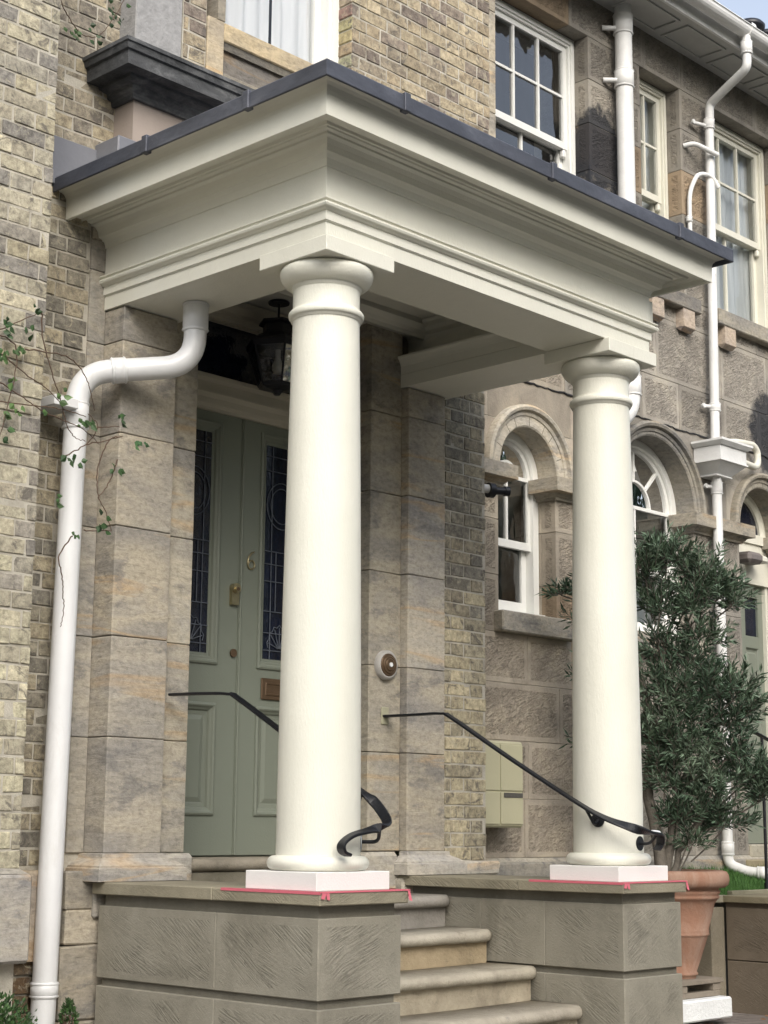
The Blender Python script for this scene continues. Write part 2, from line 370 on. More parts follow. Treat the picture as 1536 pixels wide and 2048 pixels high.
def catm(pts, n=8):
    P = [Vector(p) for p in pts]; out = []
    for i in range(len(P)-1):
        a = P[max(i-1, 0)]; b = P[i]; c = P[i+1]; d = P[min(i+2, len(P)-1)]
        for k in range(n):
            t = k/n; out.append(.5*((2*b)+(c-a)*t+(2*a-5*b+4*c-d)*t*t+(3*b-a-3*c+d)*t**3))
    out.append(P[-1]); return out
def bend(pts, rad, n=7):
    P = [Vector(p) for p in pts]; out = [P[0]]
    for i in range(1, len(P)-1):
        a = (P[i-1]-P[i]); b = (P[i+1]-P[i]); r = min(rad, a.length*.48, b.length*.48)
        p0 = P[i]+a.normalized()*r; p1 = P[i]+b.normalized()*r
        for k in range(n+1):
            t = k/n; out.append(p0*(1-t)**2+P[i]*2*t*(1-t)+p1*t*t)
    out.append(P[-1]); return out

# ---------------------------------------------------------------- masonry
PAL_L = [(.38, .36, .285), (.34, .32, .26), (.29, .275, .235), (.41, .385, .31), (.26, .245, .22), (.35, .32, .24), (.23, .22, .205), (.43, .40, .31), (.33, .305, .245)]
PAL_R = [(.275, .255, .205), (.23, .215, .18), (.30, .27, .205), (.33, .295, .22), (.25, .235, .195), (.29, .26, .20), (.20, .19, .165)]
PAL_U = [(.36, .31, .225), (.31, .265, .195), (.23, .195, .165), (.40, .345, .25), (.20, .17, .15), (.34, .285, .205), (.27, .235, .185)]
PAL_P = [(.40, .36, .26), (.36, .325, .235), (.33, .30, .225), (.43, .385, .275), (.30, .275, .21)]
def bricks(mb, x0, x1, z0, z1, y, pal, zbase=1.42, c=.075, pal2=None, zsplit=0, jit=.0026, off=0, proud=.0035, skip=None):
    """Flemish-bond courses on a wall that faces -Y; mortar face sits at y."""
    k0 = math.floor((z0-zbase)/c); k1 = math.ceil((z1-zbase)/c)
    for k in range(k0, k1):
        za = max(zbase+k*c+.005, z0); zb = min(zbase+(k+1)*c-.005, z1)
        if zb-za < .02: continue
        x = -10+off+(.0 if k % 2 else .1675); hd = False
        while x < x1:
            w = .112 if hd else .223; hd = not hd
            a = max(x+.005, x0+.001); b = min(x+w-.005, x1-.001); x += w
            if b-a < .022: continue
            if skip and skip((a+b)/2, (za+zb)/2): continue
            P = pal2 if pal2 and (za+random.uniform(-.25, .25)) < zsplit else pal
            cc = random.choice(P); f = random.uniform(.86, 1.14); pr = proud+random.uniform(-.002, .0045)
            mb.cbox(a, b, y-pr, y+.03, za, zb, .0022, tuple(t*f for t in cc)+(0,), jit=jit)
def blockrow(mb, x0, x1, z0, z1, y, th, col, lens, tool=.03, gap=.003, ch=.004, colf=None, jit=0, clip=None):
    x = x0; i = 0
    while x < x1-.02:
        w = lens[i % len(lens)]; i += 1
        if x1-x-w < .12: w = x1-x
        a = x+gap; b = min(x+w, x1)-gap; x += w
        f = random.uniform(.8, 1.2); c = colf(a, b, z0, z1) if colf else tuple(t*f for t in col)
        if clip is None: mb.cbox(a, b, y, y+th, z0+gap, z1-gap, ch, c+(0,), tool=tool, jit=jit)
        else: clip(a, b, z0+gap, z1-gap, c)

def arch_ring(mb, cx, cz, prof, y_of, seg=40, a0=0, a1=pi, col=(1, 1, 1, 0), mi=0, smooth=False, closed=True):
    """prof: list of (radius, y) swept round the arch centre (in the XZ plane)."""
    n = len(prof); vs = []
    for k in range(seg+1):
        t = a0+(a1-a0)*k/seg
        for r, y in prof: vs.append((cx+r*cos(t), y, cz+r*sin(t)))
    fs = []
    for k in range(seg):
        for j in range(n if closed else n-1):
            j2 = (j+1) % n; fs.append((k*n+j, k*n+j2, (k+1)*n+j2, (k+1)*n+j))
    if closed: fs += [tuple(range(n)), tuple(seg*n+j for j in range(n))[::-1]]
    mb.add(vs, fs, col, mi, smooth)

# ================================================================ BRICK HOUSE (number 6)
GZ = .48
YR = .32           # recessed front behind the portico
house = thing('brick_house', 'yellow brick and sandstone house front behind the cream portico', 'house', (0, YR, GZ))
# --- left brick wall (plane y=0)
mb = MB(); mb.box(-3.2, -.352, -.0005, .6, GZ, 8.2, mi=1)
bricks(mb, -3.2, -.35, 1.42, 8.2, 0, PAL_L, pal2=[(.43, .41, .31), (.38, .36, .28), (.33, .31, .25), (.47, .44, .34)], zsplit=2.55)
mb.build('brick_wall', [BRICK, MORTAR], house)
# stone ledge under left wall and basement face
mb = MB()
mb.cbox(-1.5, -.335, -.085, .05, 1.055, 1.40, .012, (.9, .9, .92, 0)); mb.cbox(-3.2, -1.51, -.085, .05, 1.055, 1.40, .012, (.8, .8, .82, 0))
mb.face([(-3.2, -.05, 1.402), (-.336, -.05, 1.402), (-.352, .0, 1.422), (-3.2, 0, 1.422)], (.9, .9, .9, 0))
mb.box(-.345, .02, .24, .5, 1.03, 1.405, (1.05, .95, .85, 0)); 
mb.build('stone_plinth', ASH, house)
mb = MB(); mb.box(-3.2, .2, .28, .5, GZ-.2, 1.05, mi=1); bricks(mb, -1.6, .05, GZ, 1.03, .27, [(.12, .09, .06), (.09, .075, .055), (.15, .10, .06)], off=.05)
mb.box(-3.2, -.40, .06, .28, GZ-.2, 1.05, (1, 1, 1, 0), 1)
mb.build('basement_brickwork', [BRICK, MORTAR], house)
# --- recessed brick left of the pilaster
mb = MB(); mb.box(-.352, .3, YR-.0005, .8, 1.0, 8.2, mi=1)
bricks(mb, -.36, .095, 1.42, 4.44, YR, PAL_R, off=.03)
bricks(mb, -.36, .22, 4.44, 8.2, YR, [(.30, .27, .215), (.27, .245, .20), (.34, .30, .22), (.23, .21, .18)], off=.03)
mb.build('brick_wall', [BRICK, MORTAR], house)
# --- recessed brick right of the pilaster
mb = MB(); mb.box(2.3, 2.962, YR-.0005, .8, 1.0, 4.7, mi=1)
bricks(mb, 2.40, 2.965, 1.42, 4.6, YR, PAL_R, pal2=PAL_P, zsplit=2.85, off=.045)
mb.build('brick_wall', [BRICK, MORTAR], house)
# --- masonry core behind everything at portico level
mb = MB(); mb.box(.20, .68, .36, 1.0, 1.0, 4.9); mb.box(1.91, 2.4, .36, 1.0, 1.0, 4.9); mb.box(.68, 1.91, .72, 1.0, 1.0, 4.6); mb.box(-.34, 2.95, .45, 1.0, 4.65, 5.0)
mb.build('wall_core', MORTAR, house)
# --- pilasters and jambs (banded sandstone blocks)
JZ = [1.475, 1.98, 2.43, 2.93, 3.36, 3.80, 4.15]
def pilaster(x0, x1, stripx0, stripx1, jx0, jx1, side):
    mb = MB()
    for i in range(len(JZ)-1):
        t = random.uniform(.85, 1.12); a, b = JZ[i], JZ[i+1]
        if b > 3.965: b = 3.963
        w = random.uniform(-.04, .04); col = (t, t*(1-.02+w*.3), t*(1-.05+w), 0)
        mb.cbox(x0, x1, .165, .45, a+.0015, b-.0015, .004, col, jit=.001)
    mb.build('pilaster', ASH, house)
    mb = MB()
    for i in range(len(JZ)-1):
        t = random.uniform(.85, 1.12); a, b = JZ[i], JZ[i+1] if i < len(JZ)-2 else 4.5
        mb.cbox(jx0, jx1, .215, .72, a+.0015, b-.0015, .004, (t, t*.98, t*.93, 0), jit=.001)
    mb.build('door_jamb', ASH, house)
pilaster(.195, .513, .09, .195, .515, .69, -1)
mb = MB()
for i in range(len(JZ)-1):
    t = random.uniform(.75, .95); mb.cbox(.10, .193, YR-.014, .45, JZ[i]+.0015, JZ[i+1]-.0015, .003, (t, t, t, 0))
for z0, z1 in ((4.15, 4.30), (4.30, 4.44)): mb.cbox(.10, .26, YR-.014, .45, z0+.0015, z1-.0015, .003, (.8, .78, .76, 0))
mb.build('stone_strip', ASH, house)
pilaster(2.142, 2.441, 0, 0, 1.898, 2.14, 1)
# pilaster bases
BP = [(0, 1.476), (.018, 1.474), (.02, 1.455), (.028, 1.45), (.05, 1.44), (.075, 1.424), (.075, 1.416), (.085, 1.412), (.085, 1.358), (-.02, 1.358), (-.02, 1.476)]
mb = MB(); mb.sweep([(.195, .45), (.195, .165), (.513, .165), (.513, .2)], BP, True, col=(.95, .95, .97, 0))
mb.cbox(.165, .60, .175, .45, 1.2, 1.357, .01, (.8, .8, .8, 0)); mb.cbox(.52, .735, .19, .7, 1.27, 1.472, .02, (1.0, 1, 1, 0), jit=.003)
mb.build('pilaster_base', ASH, house)
mb = MB(); mb.sweep([(2.142, .2), (2.142, .165), (2.441, .165), (2.441, .30)], BP, True, col=(1.15, 1.15, 1.17, 0))
mb.cbox(1.86, 2.10, .175, .7, 1.27, 1.472, .02, (1.0, 1, 1, 0), jit=.003); mb.cbox(2.07, 2.5, .12, .3, 1.2, 1.34, .01, (1, 1, 1, 0), jit=.003)
mb.cbox(2.52, 2.99, .24, .5, 1.34, 1.415, .012, (1.2, 1.2, 1.2, 0), jit=.008); mb.cbox(2.4, 3.0, .27, .5, 1.1, 1.36, .008, (.85, .85, .85, 0), jit=.004)
mb.build('pilaster_base', ASH, house)
# rough basement stones under left pilaster
mb = MB()
for z0, z1, x0, t in ((.45, .78, .0, .7), (.78, 1.09, .015, .75), (1.09, 1.24, .035, .95), (1.24, 1.40, .03, .7)): mb.cbox(x0, .25, .185+x0*.3, .5, z0+.001, z1-.001, .008, (t, t*.97, t*.92, 0), jit=.005)
mb.cbox(-.075, .03, .2, .5, 1.08, 1.385, .015, (.62, .62, .62, 0), jit=.005); mb.cbox(-.06, .0, .2, .5, .45, 1.05, .015, (.7, .7, .7, 0), jit=.008)
mb.build('rubble_base', ASH, house)
# threshold
mb = MB(); mb.box(.70, 1.90, .215, .8, 1.2, 1.385, (.62, .60, .52, 0))
mb.tube([(.70, .222, 1.418), (1.895, .222, 1.418)], .030, 14, (.85, .80, .72, 0)); mb.box(.70, 1.895, .222, .8, 1.388, 1.446, (.85, .80, .72, 0))
mb.build('threshold', STEP, house)
# --- front door (double, sage) : plane y=.56
DY = .56
door = MB(); door.box(.66, 1.95, DY+.03, DY+.06, 1.44, 3.74); dobj = door.build('door_backing', SAGE, house)
dobj.name = 'front_door'; tag(dobj, 'sage green double front door with leaded glass')
def panelmould(mb, x0, x1, z0, z1, y, steps):
    """nested raised/sunk rectangular mouldings; steps = [(inset, dy)]"""
    path = [(0, 0)]
    rings = []
    for ins, dy in steps:
        a, b, c, d = x0+ins, x1-ins, z0+ins, z1-ins
        rings.append([(a, y+dy, c), (b, y+dy, c), (b, y+dy, d), (a, y+dy, d)])
    for r0, r1 in zip(rings, rings[1:]):
        for k in range(4): mb.face([r0[k], r0[(k+1) % 4], r1[(k+1) % 4], r1[k]])
    return rings[-1]
def leafdoor(x0, x1, gx0, gx1, px0, px1):
    mb = MB()
    # stile / rail surface around two openings (glass, lower panel)
    zs = [1.455, 1.66, 2.19, 2.405, 3.63, 3.69]
    gm = .045
    xs0, xs1 = gx0-gm, gx1+gm
    mb.box(x0, xs0, DY, DY+.04, zs[0], zs[5]); mb.box(xs1, x1, DY, DY+.04, zs[0], zs[5])
    for a, b in ((zs[0], zs[1]), (zs[2], zs[3]), (zs[4], zs[5])): mb.box(xs0, xs1, DY+.0002, DY+.04, a, b)
    ml = [(-.012, 0), (-.010, -.010), (.0, -.014), (.008, -.010), (.014, -.002), (.024, .004), (.030, .014), (.045, .016)]
    panelmould(mb, xs0, xs1, zs[3], zs[4], DY, ml)
    r = panelmould(mb, xs0, xs1, zs[1], zs[2], DY, ml+[(.052, .018), (.075, .010)]); mb.face(r)
    lf = mb.build('door_leaf', SAGE, dobj)
    # glazing
    g = MB(); g.box(xs0+.04, xs1-.04, DY+.018, DY+.028, zs[3]+.04, zs[4]-.04); g.build('leaded_glass', NAVY, dobj)
    c = MB(); yy = DY+.013; a, b, z0, z1 = xs0+.045, xs1-.045, zs[3]+.045, zs[4]-.045; w = b-a
    def bar(p, q, r=.0028): c.tube([(p[0], yy, p[1]), (q[0], yy, q[1])], r, 6)
    for u in (.2, .8): bar((a+w*u, z0), (a+w*u, z1))
    for k, v in enumerate((.04, .12, .22, .36, .44, .50, .88, .95)):
        bar((a, z0+(z1-z0)*v), (b, z0+(z1-z0)*v))
    for u in (.35, .65): bar((a+w*u, z0+.22*(z1-z0)), (a+w*u, z0+.5*(z1-z0)))
    zc = z0+.72*(z1-z0)
    for rx, rz in ((.46, .125), (.34, .095)):
        c.tube([(a+w/2+w*rx*cos(t), yy, zc+rz*sin(t)) for t in [2*pi*k/28 for k in range(29)]], .0028, 6)
    for k in range(7):
        t = pi*(k+.5)/7; c.tube([(a+w/2+.01*cos(t), yy, z0+.06), (a+w/2+.08*cos(t), yy, z0+.06+.11*sin(t)), ], .0028, 6)
    c.tube([(a+w/2+.08*cos(t)*(1+.12*(k % 2)), yy, z0+.06+.11*sin(t)*(1+.12*(k % 2))) for k, t in enumerate([pi*j/14 for j in range(15)])], .0028, 6)
    c.build('lead_cames', CAME, dobj)
leafdoor(.695, 1.288, .875, 1.095, 0, 0)
leafdoor(1.302, 1.895, 1.475, 1.705, 0, 0)
mb = MB(); mb.box(1.284, 1.306, DY-.006, DY+.02, 1.456, 3.688); mb.tube([(1.295, DY-.008, 1.456), (1.295, DY-.008, 3.688)], .007, 8); mb.build('meeting_bead', SAGE, dobj)
# number 6, lock, letter plate
mb = MB()
six = [(1.352+.030, 2.995), (1.352+.012, 2.985), (1.352-.006, 2.962), (1.352-.011, 2.935), (1.352-.004, 2.912), (1.352+.014, 2.904), (1.352+.032, 2.914), (1.352+.035, 2.933), (1.352+.022, 2.949), (1.352+.004, 2.945), (1.352-.007, 2.930)]
mb.tube(catm([(x, DY-.006, z) for x, z in six], 5), .0048, 8); mb.build('number_six', BRASS, dobj)
mb = MB(); mb.disc((1.25, DY-.002, 2.79), (0, -1, 0), .026, .03); mb.box(1.226, 1.274, DY-.022, DY, 2.705, 2.79); mb.disc((1.25, DY-.03, 2.785), (0, -1, 0), .016, .01); mb.build('door_lock', BRASS, dobj)
mb = MB(); mb.disc((1.25, DY-.031, 2.785), (0, -1, 0), .009, .013); mb.build('lock_cylinder', BRONZE, dobj); mb = MB(); mb.disc((1.256, DY-.004, 2.46), (0, -1, 0), .021, .008); mb.build('keyhole', BRONZE, dobj)
mb = MB(); mb.cbox(1.452, 1.72, DY-.012, DY, 2.238, 2.348, .004); panelmould(mb, 1.475, 1.70, 2.258, 2.328, DY-.013, [(0, 0), (.004, -.004), (.01, -.004), (.014, .002)]); mb.build('letter_plate', BRONZE, dobj)
# frame, transom, fanlight
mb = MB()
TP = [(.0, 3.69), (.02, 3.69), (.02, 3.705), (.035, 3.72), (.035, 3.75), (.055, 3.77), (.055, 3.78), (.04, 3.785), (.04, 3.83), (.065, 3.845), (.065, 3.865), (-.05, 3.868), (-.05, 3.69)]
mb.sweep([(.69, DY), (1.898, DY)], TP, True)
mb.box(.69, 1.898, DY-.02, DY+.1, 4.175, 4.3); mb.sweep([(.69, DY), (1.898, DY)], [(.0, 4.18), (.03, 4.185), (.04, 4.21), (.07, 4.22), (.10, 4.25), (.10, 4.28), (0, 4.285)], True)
mb.build('transom', plain('dimmed_tan_paint', (.46, .43, .35), .5, .06, 5, .001), house)  # tan paint, darkened in its colour to stand in for the porch shade
mb = MB(); mb.box(.69, 1.898, DY+.02, DY+.03, 3.86, 4.18); mb.build('fanlight_glass', NAVY, house)
# --- upper bay: base, cornice, stone panel, brick, window  (plane y=YB)
YB = .19
bay = MB(); bay.box(.205, 2.5, YB-.02, .5, 4.6, 5.03); bay.build('bay_base', PINKST, house)
mb = MB()
CP = [(-.02, 4.985), (.02, 4.985), (.026, 5.01), (.045, 5.02), (.05, 5.04), (.095, 5.05), (.10, 5.062), (.168, 5.062), (.172, 5.125), (.185, 5.13), (.192, 5.155), (.20, 5.16), (.20, 5.178), (.12, 5.20), (-.02, 5.215)]
mb.sweep([(.205, .5), (.205, YB-.02), (2.2, YB-.02)], CP, True); mb.build('bay_cornice', SOOT, house)
mb = MB(); mb.cbox(.215, .50, YB, .5, 5.2, 7.4, .006); mb.build('cement_pier', GREYCEM, house)
mb = MB(); mb.box(.50, .652, YB-.0005, .5, 5.2, 7.4, mi=1); bricks(mb, .505, .65, 5.2, 7.4, YB, PAL_U, off=.1); mb.build('brick_wall', [BRICK, MORTAR], house)
mb = MB(); mb.cbox(.655, .765, YB-.012, .5, 5.2, 5.60, .006, (1.1, 1, .85, 0)); mb.cbox(.765, 1.69, YB-.004, .5, 5.2, 5.33, .004, (.7, .68, .64, 0))
mb.cbox(.765, 1.69, YB-.010, .5, 5.50, 5.60, .006, (1.25, 1.1, .85, 0)); mb.cbox(.765, 1.69, YB+.03, .5, 5.33, 5.50, .004, (.55, .53, .52, 0))
mb.sweep([(.765, YB), (1.69, YB)], [(0, 5.50), (-.03, 5.495), (-.03, 5.47), (-.012, 5.465), (-.005, 5.49)], True, col=(.5, .5, .5, 0)); mb.cbox(.72, .77, YB-.012, .4, 5.60, 7.4, .004, (.9, .85, .75, 0)); mb.build('panelled_apron', ASH, house)
mb = MB(); mb.box(1.692, 2.917, YB-.0005, .75, 4.5, 7.8, mi=1); bricks(mb, 1.69, 2.86, 4.5, 7.8, YB, PAL_U, off=.02)
k0 = 0
for k in range(44):    # header returns round the corner into the window reveal
    z = 1.42+.075*(42+k)
    if z > 7.7: break
    cc = random.choice(PAL_U); mb.cbox(1.684, 1.79, YB+.002+(.0 if k % 2 else .0), YB+.105, z+.005, z+.07, .004, tuple(t*random.uniform(.9, 1.2) for t in cc)+(0,), jit=.002)
mb.build('brick_wall', [BRICK, MORTAR], house)
mb = MB()
for k in range(10): z = 4.5+.33*k; t = random.uniform(.9, 1.1); mb.cbox(2.862, 2.92, YB-.006, .7, z+.002, z+.328, .004, (t, t*.95, t*.86, 0))
mb.build('stone_quoin', ASH, house)
def slab_window(parent, x0, x1, z0, z1, y, cols, rail, rows=2, lowcols=2, mat=WINWHITE, curtain=None, fr=.065, name='sash_window', lowoff=.045, back=1.3):
    """sash window in a wall facing -Y. y = front face of the box frame."""
    w = MB()
    w.box(x0, x0+fr, y, y+.12, z0, z1); w.box(x1-fr, x1, y, y+.12, z0, z1); w.box(x0+fr, x1-fr, y, y+.12, z1-fr, z1)
    w.box(x0+fr*.4, x0+fr*.75, y-.012, y, z0, z1-fr*.4); w.box(x1-fr*.75, x1-fr*.4, y-.012, y, z0, z1-fr*.4); w.box(x0+fr*.75, x1-fr*.75, y-.012, y, z1-fr*.75, z1-fr*.4)
    w.box(x0, x1, y-.05, y+.12, z0-.045, z0+.012)
    root = w.build(name, mat, parent)
    a, b = x0+fr, x1-fr; s = MB(); ys = y+.02; st = .04
    def sash(yy, za, zb, n, rws, bot):
        s.box(a, a+st, yy, yy+.035, za, zb); s.box(b-st, b, yy, yy+.035, za, zb); s.box(a+st, b-st, yy+.0003, yy+.035, zb-.042, zb); s.box(a+st, b-st, yy+.0003, yy+.035, za, za+bot)
        for i in range(1, n):
            xx = a+st+(b-a-2*st)*i/n; s.box(xx-.009, xx+.009, yy+.003, yy+.032, za+bot, zb-.042)
        for i in range(1, rws):
            zz = za+bot+(zb-.042-za-bot)*i/rws; s.box(a+st, b-st, yy+.006, yy+.029, zz-.009, zz+.009)
    sash(ys, rail-.025, z1-fr, cols, rows, .05); sash(ys+lowoff, z0+.012, rail+.02, lowcols, 1, .075)
    for xx in (a+.008, b-.042):
        s.cbox(xx, xx+.034, ys, ys+.035, rail-.085, rail-.026, .008)
    s.build('sash', mat, root)
    g = MB(); g.face([(a+.01, ys+.018, rail), (b-.01, ys+.018, rail), (b-.01, ys+.018, z1-fr), (a+.01, ys+.018, z1-fr)]); g.face([(a+.01, ys+lowoff+.018, z0+.02), (b-.01, ys+lowoff+.018, z0+.02), (b-.01, ys+lowoff+.018, rail), (a+.01, ys+lowoff+.018, rail)]); g.build('glass', CLEAR if curtain else GLASS, root)
    room(root, x0, x1, z0, z1, y+.12, back)
    if curtain:
        for (ca, cb) in curtain[1]: drape(root, x0+(x1-x0)*ca, x0+(x1-x0)*cb, z0, z1, y+.135, curtain[0])
    return root
def room(root, x0, x1, z0, z1, y, d=1.3):
    r = MB(); X0, X1, Z0, Z1, Y1 = x0-.0, x1+.5, z0-.1, z1+.1, y+d
    r.face([(X0, Y1, Z0), (X1, Y1, Z0), (X1, Y1, Z1), (X0, Y1, Z1)]); r.face([(X0, y, Z0), (X0, Y1, Z0), (X0, Y1, Z1), (X0, y, Z1)]); r.face([(X1, y, Z0), (X1, Y1, Z0), (X1, Y1, Z1), (X1, y, Z1)])
    r.face([(X0, y, Z1), (X1, y, Z1), (X1, Y1, Z1), (X0, Y1, Z1)]); r.face([(X0, y, Z0), (X1, y, Z0), (X1, Y1, Z0), (X0, Y1, Z0)]); r.face([(x1, y, Z0), (X1, y, Z0), (X1, y, Z1), (x1, y, Z1)])
    r.build('room_interior', ROOM, root)
def drape(root, x0, x1, z0, z1, y, mat):
    c = MB(); n = int((x1-x0)/.012); ph = random.uniform(0, 6); vs = []
    for i in range(n+1):
        x = x0+(x1-x0)*i/n; yy = y+.018*sin(i*.62+ph)+.012*sin(i*.21+ph*2)
        vs += [(x, yy, z0-.02), (x, yy+.004*sin(i), (z0+z1)/2), (x, yy*.6+y*.4, z1)]
    c.add(vs, [(3*i, 3*i+3, 3*i+4, 3*i+1) for i in range(n)]+[(3*i+1, 3*i+4, 3*i+5, 3*i+2) for i in range(n)], smooth=True); c.build('curtain', mat, root)
slab_window(house, .772, 1.688, 5.60, 7.35, YB+.10, 1, 6.5, 1, 1, WINWHITE, (CURT, [(.02, .56), (.58, .97)]), fr=.085)
# --- roof of bay is out of frame; eaves over the brick
# ================================================================ STONE HOUSE (right wing)
YW = .70
wing = thing('stone_house', 'darker pecked sandstone house front right of the portico', 'house', (6, YW, GZ))
A1 = (3.84, 3.84, .29, .435); A2 = (5.268, 3.84, .485, .59); A3 = (6.70, 3.84, .33, .445)
SPR = 3.84
openings = [  # x0,x1,z0,z1
    (A1[0]-A1[2], A1[0]+A1[2], 2.915, SPR), (A2[0]-A2[2], A2[0]+A2[2], 2.915, SPR), (A3[0]-A3[2], A3[0]+A3[2], .5, SPR),
    (3.53, 4.565, 5.46, 7.12), (5.20, 5.72, 5.46, 7.12), (6.11, 7.14, 5.46, 7.12)]
arches = [A1, A2, A3]
CZ = [.3, .72, 1.07, 1.42, 1.772, 2.124, 2.476, 2.785, 3.14, 3.49, 3.84, 4.14, 4.44, 4.78, 5.24, 5.46, 5.79, 6.12, 6.47, 6.80, 7.12, 7.46]
wcol = (.30, .28, .245)
wb = MB()
def inarch(x, z, m=0): return any(abs(x-a[0]) < a[2]+m and z >= SPR-.001 and (x-a[0])**2+(z-SPR)**2 < (a[2]+m)**2 for a in arches)
def wclip(a, b, z0, z1, c):
    hit = [A for A in arches if z1 > SPR and z0 < SPR+A[2]+.08 and b > A[0]-A[2]-.08 and a < A[0]+A[2]+.08 and z0 >= SPR-.01]
    if not hit: wb.cbox(a-.0015, b+.0015, YW-random.uniform(0, .002), YW+.12, z0-.0015, z1+.0015, .0025, c+(0,), tool=.03, jit=.001); return
    A = hit[0]; rr = A[2]+.07; n = max(1, int((b-a)/.02)); run = None
    for i in range(n):
        xa = a+(b-a)*i/n; xb = a+(b-a)*(i+1)/n; xm = (xa+xb)/2; d = rr*rr-(xm-A[0])**2
        zz = max(z0, SPR+sqrt(d)) if d > 0 else z0
        if zz < z1-.004: wb.box(xa, xb, YW+.001, YW+.12, zz, z1, c+(0,))
def wcolf(a, b, z0, z1):
    x, z = (a+b)/2, (z0+z1)/2; f = random.uniform(.8, 1.2); c = [t*f for t in wcol]
    if x < 4.6 and z < 4.9: c = [.35*f, .312*f, .255*f]                    # lighter honey stone near the portico
    if random.random() < .09: c = [.30*f, .235*f, .165*f]
    if z > 5.4: c = [t*.92 for t in c]
    if 5.15 < x < 5.65 and 4.8 < z < 5.3: c = [.37, .265, .155]
    return tuple(c)
for i in range(len(CZ)-1):
    z0, z1 = CZ[i], CZ[i+1]; zm = (z0+z1)/2
    xs = [(2.93, 9.5)]
    for (ox0, ox1, oz0, oz1) in openings:
        if oz0-.01 < zm < oz1+.01:
            nx = []
            for (p, q) in xs:
                if ox1 <= p or ox0 >= q: nx.append((p, q)); continue
                if ox0 > p: nx.append((p, ox0))
                if ox1 < q: nx.append((ox1, q))
            xs = nx
    for (p, q) in xs:
        L = [.78, .52, .66, .44, .86] if i % 2 else [.5, .82, .6, .9, .46]
        random.shuffle(L); blockrow(wb, p, q, z0, z1, YW, .12, wcol, L, colf=wcolf, clip=wclip)
wb.build('stone_wall', WING, wing)
# mortar backing with openings cut out (behind the blocks) + reveals
mb = MB()
def backing(x0, x1, z0, z1): mb.box(x0, x1, YW+.004, YW+.5, z0, z1)
xs = [2.9, A1[0]-A1[2]-.012, A1[0]+A1[2]+.012, A2[0]-A2[2]-.012, A2[0]+A2[2]+.012, A3[0]-A3[2]-.012, A3[0]+A3[2]+.012, 9.5]
backing(xs[0], xs[5], .2, 2.90); backing(xs[6], xs[7], .2, 2.9)
for a, b in ((xs[0], xs[1]), (xs[2], xs[3]), (xs[4], xs[5]), (xs[6], xs[7])): backing(a, b, 2.90, SPR)
backing(2.9, 9.5, 4.52, 5.44)
for a, b in ((2.9, 3.515), (4.58, 5.185), (5.735, 6.095), (7.155, 9.5)): backing(a, b, 5.44, 7.14)
backing(2.9, 9.5, 7.14, 7.42)
lastx = 2.9
for A in arches:      # spandrels between spring and 4.52, cut in strips to the arch
    cx, _, r, R = A; backing(lastx, cx-r-.0005, SPR, 4.52); n = 26
    for i in range(n):
        xa = cx-r+2*r*i/n; xb = cx-r+2*r*(i+1)/n; xm = min(abs(xa-cx), abs(xb-cx)); mb.box(xa, xb, YW+.004, YW+.5, SPR+sqrt(max(0, r*r-xm**2))+.006, 4.52)
    lastx = cx+r
backing(lastx, 9.5, SPR, 4.52)
mb.build('wall_core', MORTAR, wing)
# archivolts with reveals
def archivolt(A, tint):
    cx, cz, r, R = A; mb = MB(); y = YW
    arch_ring(mb, cx, cz, [(r, y+.2), (r, y-.015), (r+.01, y-.022), (R-.075, y-.022), (R-.072, y-.03), (R-.055, y-.036), (R-.052, y-.03), (R-.046, y-.03), (R-.038, y-.055), (R-.02, y-.062), (R-.003, y-.05), (R, y-.03), (R, y+.05)], None, 48, col=tint)
    for k in range(1, 8):       # joints of the ring, a thin dark line each
        t = pi*k/8+.06*((k*7) % 3-1); w = .0022
        mb.add([(cx+q*cos(t+s*w/q), y-.0232, cz+q*sin(t+s*w/q)) for q in (r+.01, R-.077) for s in (-1, 1)], [(0, 1, 3, 2)], (.25, .25, .25, 0))
    mb.build('archivolt', ASH, wing)
archivolt(A1, (1.1, 1.08, 1.05, 0)); archivolt(A2, (.66, .66, .66, 0)); archivolt(A3, (.74, .73, .71, 0))
# jamb stones (reveal lining) and imposts
mb = MB()
for (cx, cz, r, R) in arches:
    for sgn in (-1, 1):
        mb = MB()
        for i in range(len(CZ)-1):
            z0, z1 = CZ[i], CZ[i+1]
            if z1 > SPR+.01 or (z0 < 2.7 and cx < 6): continue
            if z0 < .9: continue
            c = wcolf(cx, cx+.1, z0, z1); xa = cx+sgn*r; mb.cbox(min(xa, xa+sgn*.03), max(xa, xa+sgn*.03), YW+.121, YW+.3, z0+.003, z1-.003, .003, c+(0,), tool=.025)
        mb.build('window_reveal', WING, wing)
for (x0, x1, z0, z1) in openings[3:]:
    for xa, s in ((x0, -1), (x1, 1)):
        mb = MB()
        for i in range(len(CZ)-1):
            a, b = CZ[i], CZ[i+1]
            if a < z0-.01 or b > z1+.01: continue
            c = wcolf(xa, xa, a, b); mb.cbox(min(xa, xa+s*.03), max(xa, xa+s*.03), YW+.121, YW+.3, a+.003, b-.003, .003, c+(0,), tool=.025)
        mb.build('window_reveal', WING, wing)
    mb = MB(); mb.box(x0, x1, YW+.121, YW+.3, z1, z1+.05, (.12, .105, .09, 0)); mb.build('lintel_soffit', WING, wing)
IP = [(0, 3.70), (.02, 3.70), (.022, 3.715), (.035, 3.722), (.045, 3.738), (.055, 3.742), (.09, 3.745), (.09, 3.835), (.0, 3.838)]
IP2 = [(o, z) for o, z in IP]+[(-.1, 3.838), (-.1, 3.70)]
